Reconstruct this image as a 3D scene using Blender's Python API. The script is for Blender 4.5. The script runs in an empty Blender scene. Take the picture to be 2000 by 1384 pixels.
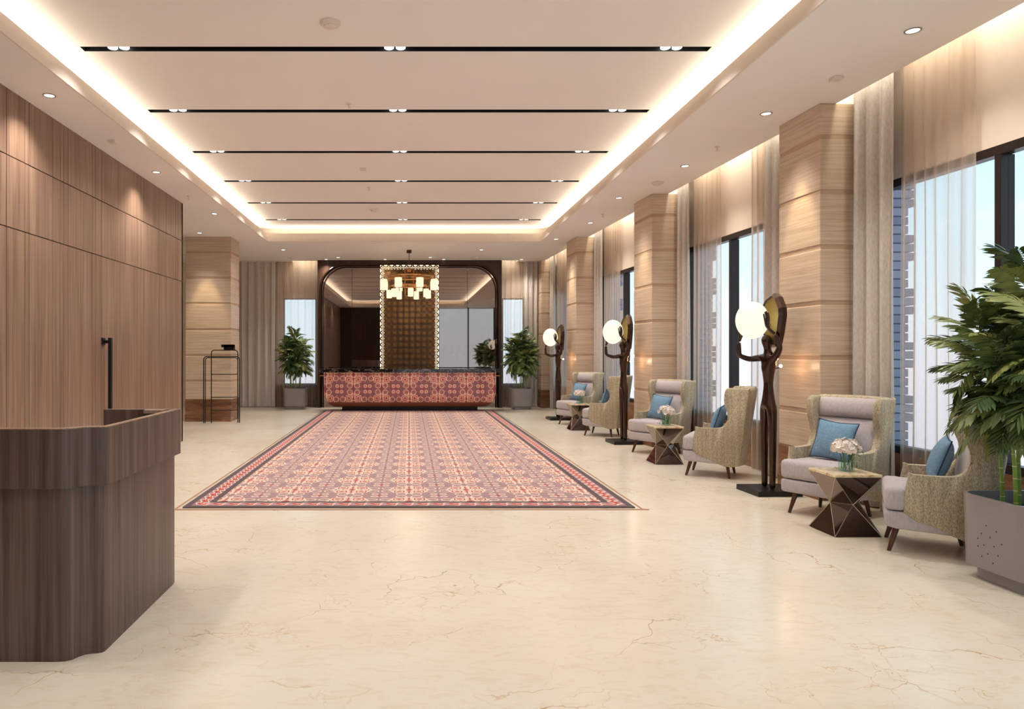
import bpy, bmesh, math, random
from mathutils import Vector, Matrix
R = math.radians
PI = math.pi
random.seed(7)
SC = bpy.context.scene
COL = SC.collection

# ------------------------------------------------------------------ camera
F = 1400.0                      # focal length in pixels of a 2000 px wide frame
EYE = 1.5
K = F / 1150.0
cam_d = bpy.data.cameras.new('camera')
cam_d.sensor_width = 36
cam_d.lens = 36 * F / 2000
cam_d.shift_x = 0.1005
cam_d.shift_y = 0.0015 * -1
cam_d.clip_start = 0.05
cam = bpy.data.objects.new('camera', cam_d)
COL.objects.link(cam)
cam.location = (0, 0, EYE)
cam.rotation_euler = (PI / 2, 0, 0)
SC.camera = cam

# ------------------------------------------------------------------ view
SC.view_settings.view_transform = 'Standard'
SC.view_settings.look = 'None'
SC.view_settings.exposure = 0.36
SC.view_settings.gamma = 1.0
SC.view_settings.use_curve_mapping = False

def lin(r, g, b):
    def f(c):
        c /= 255.0
        return c / 12.92 if c <= 0.04045 else ((c + 0.055) / 1.055) ** 2.4
    return (f(r), f(g), f(b), 1.0)

# ------------------------------------------------------------------ world: hazy sky, pale below, bluer above
W = bpy.data.worlds.new('sky')
SC.world = W
W.use_nodes = True
nt = W.node_tree
nt.nodes.clear()
tc = nt.nodes.new('ShaderNodeTexCoord')
sep = nt.nodes.new('ShaderNodeSeparateXYZ')
rmp = nt.nodes.new('ShaderNodeValToRGB')
bg = nt.nodes.new('ShaderNodeBackground')
out = nt.nodes.new('ShaderNodeOutputWorld')
mr = nt.nodes.new('ShaderNodeMapRange')
mr.inputs[1].default_value = -0.25
mr.inputs[2].default_value = 0.75
nt.links.new(tc.outputs['Generated'], sep.inputs[0])
nt.links.new(sep.outputs['Z'], mr.inputs[0])
nt.links.new(mr.outputs[0], rmp.inputs[0])
e = rmp.color_ramp.elements
e[0].position = 0.0; e[0].color = lin(214, 208, 218)
e[1].position = 1.0; e[1].color = lin(120, 178, 220)
for p, c in ((0.22, lin(228, 228, 236)), (0.30, lin(222, 238, 246)), (0.42, lin(200, 232, 246)), (0.65, lin(160, 208, 236))):
    q = rmp.color_ramp.elements.new(p); q.color = c
nt.links.new(rmp.outputs[0], bg.inputs[0])
bg.inputs[1].default_value = 1.18
nt.links.new(bg.outputs[0], out.inputs[0])

WARM = (1.0, 0.80, 0.52)
COVE = (1.0, 0.94, 0.76)
def area(name, loc, rot, sx, sy, energy, color=COVE, spread=PI, parent=None):
    d = bpy.data.lights.new(name, 'AREA')
    d.shape = 'RECTANGLE'; d.size = sx; d.size_y = sy
    d.energy = energy; d.color = color; d.spread = spread
    o = bpy.data.objects.new(name, d)
    COL.objects.link(o); o.location = loc; o.rotation_euler = rot
    if parent: o.parent = parent
    return o

# room numbers (metres)
ZC, ZU, ZP = 4.04, 4.38, 4.36            # soffit, tray ceiling, curtain pocket top
XL, YF, YB = -3.85, -0.7, 20.08          # left wall, wall behind camera, far wall
TX0, TX1, TY0, TY1 = -3.23, 3.0, -0.1, 16.31   # ceiling tray opening
RX, RB = 4.72, 0.0615 / K                # right wall line: X = RX - RB * Y
TH = math.atan(RB)
def rw(s, d):                            # along / outward on the right wall -> world XY
    return (RX - math.sin(TH) * s + math.cos(TH) * d, math.cos(TH) * s + math.sin(TH) * d)

# cove light strips lying in the trough above the lip
area('cove_light', (TX0 - 0.17, 8.1, 4.20), (0, R(180 + 34), 0), 0.10, 16.2, 46)
area('cove_light', (TX1 + 0.17, 8.1, 4.20), (0, R(180 - 34), 0), 0.10, 16.2, 46)
area('cove_light', ((TX0 + TX1) / 2, TY1 + 0.17, 4.20), (R(180 + 34), 0, 0), 6.2, 0.10, 17)
area('cove_light', ((TX0 + TX1) / 2, TY0 - 0.17, 4.20), (R(180 - 34), 0, 0), 6.2, 0.10, 17)  # unseen near side, added for more uplight on the tray ceiling
# strips in the curtain pockets
px_, py_ = rw(10.0, 0.045)
area('pocket_light', (px_, py_, 4.30), (0, R(-28), TH), 0.05, 19.5, 68)
area('pocket_light', (-3.4, YB - 0.32, 4.28), (R(-15), 0, 0), 1.7, 0.05, 16)
area('pocket_light', (3.15, YB - 0.32, 4.28), (R(-15), 0, 0), 1.2, 0.05, 10)

# ------------------------------------------------------------------ materials
class NT:
    def __init__(s, name):
        m = bpy.data.materials.new(name); m.use_nodes = True
        s.m = m; s.t = m.node_tree; s.n = s.t.nodes
        s.b = s.n['Principled BSDF']; s.out = s.n['Material Output']
    def new(s, k): return s.n.new(k)
    def link(s, a, b): s.t.links.new(a, b)
    def coord(s, scale=(1, 1, 1), rot=(0, 0, 0), kind='Object'):
        c = s.new('ShaderNodeTexCoord'); mp = s.new('ShaderNodeMapping')
        mp.inputs['Scale'].default_value = scale; mp.inputs['Rotation'].default_value = rot
        s.link(c.outputs[kind], mp.inputs[0]); return mp.outputs[0]
    def noise(s, vec, scale, detail=4, rough=0.5, dist=0.0):
        n = s.new('ShaderNodeTexNoise'); n.inputs['Scale'].default_value = scale
        n.inputs['Detail'].default_value = detail; n.inputs['Roughness'].default_value = rough
        n.inputs['Distortion'].default_value = dist
        s.link(vec, n.inputs['Vector']); return n.outputs['Fac']
    def ramp(s, fac, stops):
        r = s.new('ShaderNodeValToRGB'); el = r.color_ramp.elements
        el[0].position, el[0].color = stops[0]; el[1].position, el[1].color = stops[-1]
        for p, c in stops[1:-1]:
            q = el.new(p); q.color = c
        s.link(fac, r.inputs[0]); return r.outputs[0]
    def mix(s, fac, a, b, mode='MIX'):
        x = s.new('ShaderNodeMix'); x.data_type = 'RGBA'; x.blend_type = mode
        for sock, v in ((x.inputs[0], fac), (x.inputs[6], a), (x.inputs[7], b)):
            if isinstance(v, bpy.types.NodeSocket): s.link(v, sock)
            else: sock.default_value = v
        return x.outputs[2]
    def bump(s, h, strength=0.2, dist=0.01):
        b = s.new('ShaderNodeBump'); b.inputs['Strength'].default_value = strength
        b.inputs['Distance'].default_value = dist
        s.link(h, b.inputs['Height']); s.link(b.outputs[0], s.b.inputs['Normal'])
    def base(s, c):
        if isinstance(c, bpy.types.NodeSocket): s.link(c, s.b.inputs['Base Color'])
        else: s.b.inputs['Base Color'].default_value = c
    def set(s, rough=0.5, metal=0.0, spec=0.5, coat=0.0):
        s.b.inputs['Roughness'].default_value = rough
        s.b.inputs['Metallic'].default_value = metal
        s.b.inputs['Specular IOR Level'].default_value = spec
        s.b.inputs['Coat Weight'].default_value = coat
        s.b.inputs['Coat Roughness'].default_value = 0.05
        return s.m

class X:                                   # tiny expression builder on Math nodes
    g = None
    def __init__(s, v): s.v = v
    @staticmethod
    def op(o, *a, clamp=False):
        n = X.g.new('ShaderNodeMath'); n.operation = o; n.use_clamp = clamp
        for i, q in enumerate(a):
            q = q.v if isinstance(q, X) else q
            if isinstance(q, bpy.types.NodeSocket): X.g.link(q, n.inputs[i])
            else: n.inputs[i].default_value = q
        return X(n.outputs[0])
    def __add__(a, b): return X.op('ADD', a, b)
    __radd__ = __add__
    def __sub__(a, b): return X.op('SUBTRACT', a, b)
    def __rsub__(a, b): return X.op('SUBTRACT', b, a)
    def __mul__(a, b): return X.op('MULTIPLY', a, b)
    __rmul__ = __mul__
    def __truediv__(a, b): return X.op('DIVIDE', a, b)
def xabs(a): return X.op('ABSOLUTE', a)
def xmin(a, b): return X.op('MINIMUM', a, b)
def xmax(a, b): return X.op('MAXIMUM', a, b)
def xsin(a): return X.op('SINE', a)
def lt(a, b): return X.op('LESS_THAN', a, b)
def hyp(a, b): return X.op('SQRT', a * a + b * b)
def cell(a, size, off=0.0): return xabs(X.op('FRACT', a / size + off) - 0.5)   # 0 at the motif's centre, .5 at its rim

def plain(name, c, rough=0.5, metal=0.0, spec=0.5, coat=0.0, var=0.05, vs=6.0):
    g = NT(name)
    f = g.noise(g.coord(), vs, 3)
    d = tuple(x * (1 - var) for x in c[:3]) + (1,)
    u = tuple(min(1, x * (1 + var)) for x in c[:3]) + (1,)
    g.base(g.ramp(f, [(0.3, d), (0.7, u)]))
    return g.set(rough, metal, spec, coat)

def emit(name, c, s):
    g = NT(name)
    f = g.noise(g.coord(), 3.0, 2)
    col = g.ramp(f, [(0.2, tuple(x * 0.97 for x in c[:3]) + (1,)), (0.8, c)])
    g.link(col, g.b.inputs['Emission Color']); g.b.inputs['Emission Strength'].default_value = s
    g.base(tuple(x * 0.1 for x in c[:3]) + (1,)); return g.set(0.4)

def wood(name, dark, mid, light, rough=0.4, gs=1.0):
    g = NT(name)
    oi = g.new('ShaderNodeObjectInfo')
    c = g.new('ShaderNodeTexCoord')
    ad = g.new('ShaderNodeVectorMath'); ad.operation = 'ADD'
    sc = g.new('ShaderNodeVectorMath'); sc.operation = 'SCALE'; sc.inputs['Scale'].default_value = 9.0
    cm = g.new('ShaderNodeCombineXYZ')
    for i in range(3): g.link(oi.outputs['Random'], cm.inputs[i])
    g.link(cm.outputs[0], sc.inputs[0]); g.link(c.outputs['Object'], ad.inputs[0]); g.link(sc.outputs[0], ad.inputs[1])
    mp = g.new('ShaderNodeMapping'); mp.inputs['Scale'].default_value = (22 * gs, 22 * gs, 0.55 * gs); g.link(ad.outputs[0], mp.inputs[0])
    a = g.noise(mp.outputs[0], 1.0, 6, 0.62, 0.35)
    mp2 = g.new('ShaderNodeMapping'); mp2.inputs['Scale'].default_value = (110 * gs, 110 * gs, 1.6 * gs); g.link(ad.outputs[0], mp2.inputs[0])
    b = g.noise(mp2.outputs[0], 1.0, 4, 0.6)
    mp3 = g.new('ShaderNodeMapping'); mp3.inputs['Scale'].default_value = (4 * gs, 4 * gs, 0.2 * gs); g.link(ad.outputs[0], mp3.inputs[0])
    w = g.noise(mp3.outputs[0], 1.0, 3, 0.5, 0.6)
    c1 = g.ramp(a, [(0.28, dark), (0.5, mid), (0.72, light)])
    c2 = g.ramp(b, [(0.3, (0.62, 0.60, 0.58, 1)), (0.62, (1, 1, 1, 1))])
    c3 = g.ramp(w, [(0.35, (0.86, 0.84, 0.83, 1)), (0.65, (1, 1, 1, 1))])
    g.base(g.mix(1.0, g.mix(0.75, c1, c2, 'MULTIPLY'), c3, 'MULTIPLY'))
    g.bump(b, 0.08, 0.004)
    return g.set(rough)

def travertine(name, c0, c1, c2, rough=0.35, zs=42):
    g = NT(name)
    oi = g.new('ShaderNodeObjectInfo'); c = g.new('ShaderNodeTexCoord')
    mp = g.new('ShaderNodeMapping'); mp.inputs['Scale'].default_value = (1.3, 1.3, zs)
    cm = g.new('ShaderNodeCombineXYZ')
    mu = g.new('ShaderNodeMath'); mu.operation = 'MULTIPLY'; mu.inputs[1].default_value = 40
    g.link(oi.outputs['Random'], mu.inputs[0])
    for i in range(3): g.link(mu.outputs[0], cm.inputs[i])
    g.link(cm.outputs[0], mp.inputs['Location']); g.link(c.outputs['Object'], mp.inputs[0])
    a = g.noise(mp.outputs[0], 1.0, 8, 0.6, 0.5)
    mp2 = g.new('ShaderNodeMapping'); mp2.inputs['Scale'].default_value = (5, 5, zs * 3.2)
    g.link(c.outputs['Object'], mp2.inputs[0])
    b = g.noise(mp2.outputs[0], 1.0, 5, 0.6, 0.3)
    col = g.ramp(a, [(0.3, c0), (0.48, c1), (0.62, c2), (0.75, c1)])
    col2 = g.ramp(b, [(0.28, (0.74, 0.69, 0.64, 1)), (0.45, (1, 1, 1, 1))])
    g.base(g.mix(0.7, col, col2, 'MULTIPLY'))
    g.bump(b, 0.10, 0.004)
    return g.set(rough)

M = {}
M['ceiling'] = plain('ceiling_paint', lin(242, 235, 230), 0.9, spec=0.2, var=0.012, vs=1.2)
M['wallpaint'] = plain('wall_paint', lin(230, 212, 196), 0.85, spec=0.2, var=0.02)
M['lip'] = plain('plaster_lip', lin(228, 214, 200), 0.8, spec=0.2, var=0.02)
M['wood'] = wood('wall_veneer', lin(120, 92, 76), lin(152, 122, 103), lin(172, 142, 122), 0.30)
M['groove'] = plain('groove_shadow_gap', lin(70, 46, 34), 0.7)
M['deskwood'] = wood('desk_oak', lin(72, 54, 45), lin(104, 82, 71), lin(128, 105, 93), 0.36)
M['rimwood'] = wood('rim_oak', lin(150, 120, 100), lin(170, 138, 116), lin(190, 160, 135), 0.4)
M['trav'] = travertine('travertine', lin(190, 164, 140), lin(204, 180, 156), lin(216, 194, 172))
M['plinth'] = travertine('brown_marble', lin(100, 66, 46), lin(128, 88, 64), lin(150, 108, 80), 0.25, 8)
M['core'] = plain('column_core', lin(190, 160, 134), 0.8)
M['black'] = plain('black_metal', lin(24, 19, 17), 0.35, 0.3)
M['slot'] = plain('slot_black', lin(8, 7, 7), 0.6)
M['frame'] = plain('window_frame_metal', lin(44, 36, 34), 0.35, 0.4)
M['heavy'] = None
M['lens'] = emit('lamp_lens', (1, 0.95, 0.88, 1), 2.5)
M['globe'] = emit('opal_globe', (1.0, 0.93, 0.74, 1), 0.84)
M['shade'] = emit('shade_glass', (1.0, 0.88, 0.58, 1), 0.9)
M['bulb'] = emit('bulb_glow', (1.0, 0.75, 0.5, 1), 6.0)
M['bronze'] = plain('dark_bronze', lin(62, 40, 28), 0.22, 0.75, coat=0.4, var=0.15)
M['gold'] = plain('gold_leaf', lin(172, 150, 84), 0.35, 0.55, var=0.1)
M['brass'] = plain('brushed_brass', lin(196, 140, 84), 0.3, 0.8)
M['copper'] = plain('copper_inlay', lin(186, 132, 104), 0.4, 0.4)
M['portal'] = wood('portal_walnut', lin(46, 30, 22), lin(66, 44, 33), lin(84, 58, 44), 0.3)
M['white'] = plain('white_plastic', lin(226, 214, 202), 0.5, var=0.01)
M['chrome'] = plain('dark_polished_steel', lin(120, 106, 98), 0.05, 1.0, var=0.03)
M['edge'] = plain('bright_steel_edge', lin(196, 180, 160), 0.25, 0.9)
M['leg'] = wood('walnut_leg', lin(62, 34, 22), lin(88, 50, 33), lin(106, 66, 44), 0.35, 2.0)
M['pot'] = plain('grey_lacquer', lin(138, 130, 130), 0.3, 0.0, coat=0.3, var=0.02)
M['soil'] = plain('soil', lin(60, 54, 44), 0.95, var=0.3, vs=60)
M['hole'] = plain('hole_dark', lin(12, 10, 10), 0.9)
M['stem'] = None

# floor marble
g = NT('cream_marble')
v = g.coord()
n1 = g.noise(v, 0.6, 6, 0.6, 0.4)
n2 = g.noise(g.coord((1.4, 3.4, 1)), 5.0, 8, 0.62, 1.2)
base = g.ramp(n1, [(0.3, lin(214, 201, 180)), (0.55, lin(221, 211, 194)), (0.75, lin(227, 218, 204))])
fine = g.ramp(n2, [(0.34, (0.94, 0.91, 0.86, 1)), (0.50, (1, 1, 1, 1))])
def crack(scale, w, dist, seedoff):
    mp = g.new('ShaderNodeMapping'); mp.inputs['Location'].default_value = (seedoff, seedoff * 2, 0)
    c = g.new('ShaderNodeTexCoord'); g.link(c.outputs['Object'], mp.inputs[0])
    nn = g.new('ShaderNodeTexNoise'); nn.inputs['Scale'].default_value = dist; nn.inputs['Detail'].default_value = 5
    g.link(mp.outputs[0], nn.inputs['Vector'])
    mx = g.new('ShaderNodeVectorMath'); mx.operation = 'MULTIPLY_ADD'
    mx.inputs[1].default_value = (0.7, 0.7, 0.7)
    g.link(nn.outputs['Color'], mx.inputs[0]); g.link(mp.outputs[0], mx.inputs[2])
    vo = g.new('ShaderNodeTexVoronoi'); vo.feature = 'DISTANCE_TO_EDGE'; vo.inputs['Scale'].default_value = scale
    g.link(mx.outputs[0], vo.inputs['Vector'])
    line = g.ramp(vo.outputs['Distance'], [(0.0, (1, 1, 1, 1)), (w, (0, 0, 0, 1))])
    msk = g.ramp(g.noise(mp.outputs[0], 1.7, 3), [(0.50, (0, 0, 0, 1)), (0.66, (1, 1, 1, 1))])
    return g.mix(1.0, line, msk, 'MULTIPLY')
col = g.mix(1.0, base, fine, 'MULTIPLY')
col = g.mix(g.mix(1.0, crack(1.5, 0.010, 2.2, 3.1), (0.95, 0.95, 0.95, 1), 'MULTIPLY'), col, lin(176, 128, 62))
col = g.mix(g.mix(1.0, crack(3.1, 0.016, 3.5, 9.7), (0.7, 0.7, 0.7, 1), 'MULTIPLY'), col, lin(186, 138, 76))
g.base(col)
M['floor'] = g.set(0.2, spec=0.42)

def fabric(name, c, c2, stripe=0.0, rough=0.95, scale=120):
    g = NT(name)
    a = g.noise(g.coord((scale, scale, scale * 0.35)), 1.0, 3, 0.7)
    col = g.ramp(a, [(0.35, c2), (0.6, c)])
    if stripe:
        b = g.noise(g.coord((34, 34, 0.6)), 1.0, 2)
        col = g.mix(stripe, col, g.ramp(b, [(0.4, (0.50, 0.46, 0.40, 1)), (0.6, (1, 1, 1, 1))]), 'MULTIPLY')
    g.base(col); g.bump(a, 0.25, 0.004)
    m = g.set(rough, spec=0.15)
    g.b.inputs['Sheen Weight'].default_value = 0.15
    return m
M['heavy'] = fabric('taupe_drape', lin(206, 196, 187), lin(190, 180, 171), 0, scale=60)
M['tweed'] = fabric('olive_tweed', lin(206, 192, 166), lin(142, 128, 106), 0.35, scale=170)
M['grey_fabric'] = fabric('warm_grey_fabric', lin(186, 176, 176), lin(172, 162, 162), scale=90)
M['navy'] = fabric('navy_piping', lin(42, 62, 92), lin(32, 48, 76))
M['tabletop'] = None

g = NT('blue_cushion_fabric')
a = g.noise(g.coord((90, 90, 90)), 1.0, 3)
vo = g.new('ShaderNodeTexVoronoi'); vo.inputs['Scale'].default_value = 17
g.link(g.coord(), vo.inputs['Vector'])
dots = g.ramp(vo.outputs['Distance'], [(0.13, (1, 1, 1, 1)), (0.2, (0, 0, 0, 1))])
g.base(g.mix(g.mix(1.0, dots, (0.4, 0.4, 0.4, 1), 'MULTIPLY'), g.ramp(a, [(0.35, lin(102, 134, 158)), (0.65, lin(124, 154, 176))]), lin(176, 188, 186)))
M['cushion'] = g.set(0.85, spec=0.2)

g = NT('table_marble')
M['tabletop'] = None
a = g.noise(g.coord(), 14, 6, 0.6, 1.0)
g.base(g.ramp(a, [(0.3, lin(176, 140, 98)), (0.5, lin(226, 200, 160)), (0.7, lin(240, 222, 192))]))
M['tabletop'] = g.set(0.2)

g = NT('black_marble')
a = g.noise(g.coord(), 2.2, 8, 0.6, 2.0)
g.base(g.ramp(a, [(0.0, lin(16, 12, 12)), (0.495, lin(22, 17, 17)), (0.505, lin(190, 170, 160)), (0.515, lin(20, 15, 15)), (1.0, lin(26, 20, 20))]))
M['blackmarble'] = g.set(0.08, spec=0.6)

def sheer_mat():
    g = NT('sheer_voile')
    tr = g.new('ShaderNodeBsdfTransparent'); tl = g.new('ShaderNodeBsdfTranslucent'); df = g.new('ShaderNodeBsdfDiffuse')
    f = g.noise(g.coord((6, 6, 0.2)), 1.0, 3)
    c = g.ramp(f, [(0.3, lin(204, 184, 168)), (0.7, lin(222, 206, 190))])
    g.link(c, tl.inputs[0]); g.link(c, df.inputs[0])
    m1 = g.new('ShaderNodeMixShader'); m1.inputs[0].default_value = 0.45
    g.link(df.outputs[0], m1.inputs[1]); g.link(tl.outputs[0], m1.inputs[2])
    m2 = g.new('ShaderNodeMixShader')
    lw = g.new('ShaderNodeLayerWeight'); lw.inputs[0].default_value = 0.35
    mp = g.new('ShaderNodeMapRange'); mp.inputs[1].default_value = 0; mp.inputs[2].default_value = 1
    mp.inputs[3].default_value = 0.38; mp.inputs[4].default_value = 0.95
    g.link(lw.outputs['Facing'], mp.inputs[0]); g.link(mp.outputs[0], m2.inputs[0])
    g.link(tr.outputs[0], m2.inputs[1]); g.link(m1.outputs[0], m2.inputs[2])
    g.link(m2.outputs[0], g.out.inputs[0])
    return g.m
M['sheer'] = sheer_mat()

def glass_mat(name, tint, refl=0.08):
    g = NT(name)
    tr = g.new('ShaderNodeBsdfTransparent'); gl = g.new('ShaderNodeBsdfGlossy'); gl.inputs['Roughness'].default_value = 0.02
    f = g.noise(g.coord(), 0.7, 1)
    g.link(g.ramp(f, [(0.2, tint), (0.8, tint)]), tr.inputs[0])
    lw = g.new('ShaderNodeLayerWeight'); lw.inputs[0].default_value = 0.5; X.g = g
    fr = X.op('POWER', X(lw.outputs['Facing']), 5.0) * 0.5 + 0.03
    m = g.new('ShaderNodeMixShader'); g.link(fr.v, m.inputs[0])
    g.link(tr.outputs[0], m.inputs[1]); g.link(gl.outputs[0], m.inputs[2]); g.link(m.outputs[0], g.out.inputs[0])
    return g.m
M['glass'] = glass_mat('window_glass', (0.97, 0.99, 1, 1))
M['vaseglass'] = glass_mat('vase_glass', (0.86, 0.94, 0.92, 1))
M['mirror'] = plain('smoked_mirror', lin(158, 146, 140), 0.015, 1.0, var=0.01)

def leafmat(name, c0, c1, c2):
    g = NT(name)
    oi = g.new('ShaderNodeObjectInfo')
    f = g.noise(g.coord((7, 7, 7)), 1.0, 2)
    ad = X; X.g = g
    s = X(f) * 0.7 + X(oi.outputs['Random']) * 0.5 - 0.1
    g.base(g.ramp(s.v, [(0.2, c0), (0.5, c1), (0.85, c2)]))
    g.b.inputs['Subsurface Weight'].default_value = 0.0
    return g.set(0.42, spec=0.5)
M['leaf'] = leafmat('palm_leaf', lin(58, 80, 46), lin(104, 122, 66), lin(166, 166, 98))
M['cane'] = plain('green_cane', lin(124, 152, 52), 0.4, var=0.12, vs=20)
M['node'] = plain('cane_node', lin(206, 206, 140), 0.5)
M['sheath'] = plain('cane_sheath', lin(186, 160, 96), 0.6)
M['petal'] = plain('white_petal', lin(240, 226, 216), 0.7, var=0.05, vs=30)
M['green'] = plain('flower_stem_green', lin(86, 120, 56), 0.5, var=0.2, vs=30)
M['water'] = plain('water', lin(150, 170, 160), 0.1)

# ornate tile of the reception desk (mirror-symmetric scroll motif)
def ornament(name, sx, sy, ox, oy, plane, pal, border=None, rough=0.45):
    g = NT(name); X.g = g
    c = g.new('ShaderNodeTexCoord'); sp = g.new('ShaderNodeSeparateXYZ')
    g.link(c.outputs['Object'], sp.inputs[0])
    px = X(sp.outputs['X']); py = X(sp.outputs['Y' if plane == 'xy' else 'Z'])
    nz = X(g.noise(c.outputs['Object'], 26, 2)) - 0.5
    a = cell(px, sx, ox); b = cell(py, sy, oy)
    w = nz * 0.035
    a2 = a + w; b2 = b + w
    r = hyp(a2, b2)
    def ring(cx, cy, rad, th):
        d = hyp(a2 - cx, b2 - cy)
        return lt(xabs(d - rad), th)
    def disc(cx, cy, rad): return lt(hyp(a2 - cx, b2 - cy), rad)
    def sq(cx, cy, rad): return lt(xmax(xabs(a2 - cx), xabs(b2 - cy)) + hyp(a2 - cx, b2 - cy) * 0.6, rad)
    bgd, mauve, cream, red, orange, dark = pal
    hatch = lt(xsin((a + b) * 95.0) * xsin((a - b) * 95.0), -0.25)
    scroll = lt(xabs(xsin(r * 46.0 + xsin(a * 38.0) * 1.3 + xsin(b * 38.0) * 1.3)), 0.33)
    col = g.mix(hatch.v, bgd, mauve)
    inmed = lt(r, 0.36)
    col = g.mix((scroll * (inmed * 0.45 + 0.5)).v, col, orange)
    col = g.mix((inmed * lt(xsin(r * 52.0 + xsin((a - b) * 44.0) * 1.5), 0.35)).v, col, cream)
    for (cx, cy, rr) in ((0.13, 0.385, 0.085), (0.385, 0.13, 0.085), (0.42, 0.40, 0.05)):
        col = g.mix(disc(cx, cy, rr).v, col, dark)
        col = g.mix(ring(cx, cy, rr, 0.014).v, col, cream)
        col = g.mix(ring(cx, cy, rr * 0.45, 0.014).v, col, orange)
    col = g.mix(sq(0.17, 0.17, 0.185).v, col, cream)
    col = g.mix(sq(0.17, 0.17, 0.150).v, col, red)
    col = g.mix(sq(0.17, 0.17, 0.115).v, col, cream)
    col = g.mix(sq(0.17, 0.17, 0.080).v, col, orange)
    col = g.mix(sq(0.17, 0.17, 0.040).v, col, red)
    col = g.mix((lt(a, 0.011) * lt(b, 0.30) if border else lt(xmin(a, b), 0.011)).v, col, red)
    col = g.mix(lt(a + b, 0.075).v, col, red)
    col = g.mix(lt(xabs(a + b - 0.095), 0.010).v, col, cream)
    col = g.mix(lt(xabs(a - 0.5) + xabs(b - 0.5), 0.05).v, col, red)
    if border:
        x0, x1, y0, y1 = border
        d = xmin(xmin(px - x0, x1 - px), xmin(py - y0, y1 - py))
        u = X.op('FRACT', (px + py) / 0.31)
        band = lt(d, 0.26)
        dd = d - 0.135
        lx = X.op('FRACT', (px + py) / 0.155) - 0.5
        bcol = g.mix(lt(xabs(lx) * 0.11 + xabs(dd) * 0.9, 0.045).v, lin(150, 118, 122), lin(178, 46, 44))
        bcol = g.mix(lt(xabs(xabs(dd) - 0.035 - xsin((px + py) * 40.5) * 0.02), 0.008).v, bcol, lin(226, 196, 178))
        bcol = g.mix(lt(xabs(lx) * 0.155 + xabs(dd), 0.018).v, bcol, lin(224, 150, 116))
        gm = X.op('MAXIMUM', lt(d, 0.062), X.op('GREATER_THAN', d, 0.20))
        bcol = g.mix(gm.v, bcol, lin(96, 82, 82))
        col = g.mix(band.v, col, bcol)
    g.base(col)
    return g, rough
g_, rr = ornament('ornate_tile', 0.72, 0.72, 0.5, 0.19, 'xz',
    (lin(124, 72, 86), lin(154, 100, 110), lin(240, 192, 168), lin(172, 56, 66), lin(214, 126, 110), lin(88, 60, 76)))
M['ornate'] = g_.set(0.35, coat=0.2)
RUG = (-2.19, 2.185, 6.93, 18.60)
g_, rr = ornament('rug_pile', 0.62, 0.60, 0.5, 0.5, 'xy',
    (lin(156, 128, 130), lin(142, 118, 126), lin(212, 190, 170), lin(166, 70, 68), lin(178, 138, 132), lin(134, 112, 120)), RUG)
M['rug'] = g_.set(0.95, spec=0.1)

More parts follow.
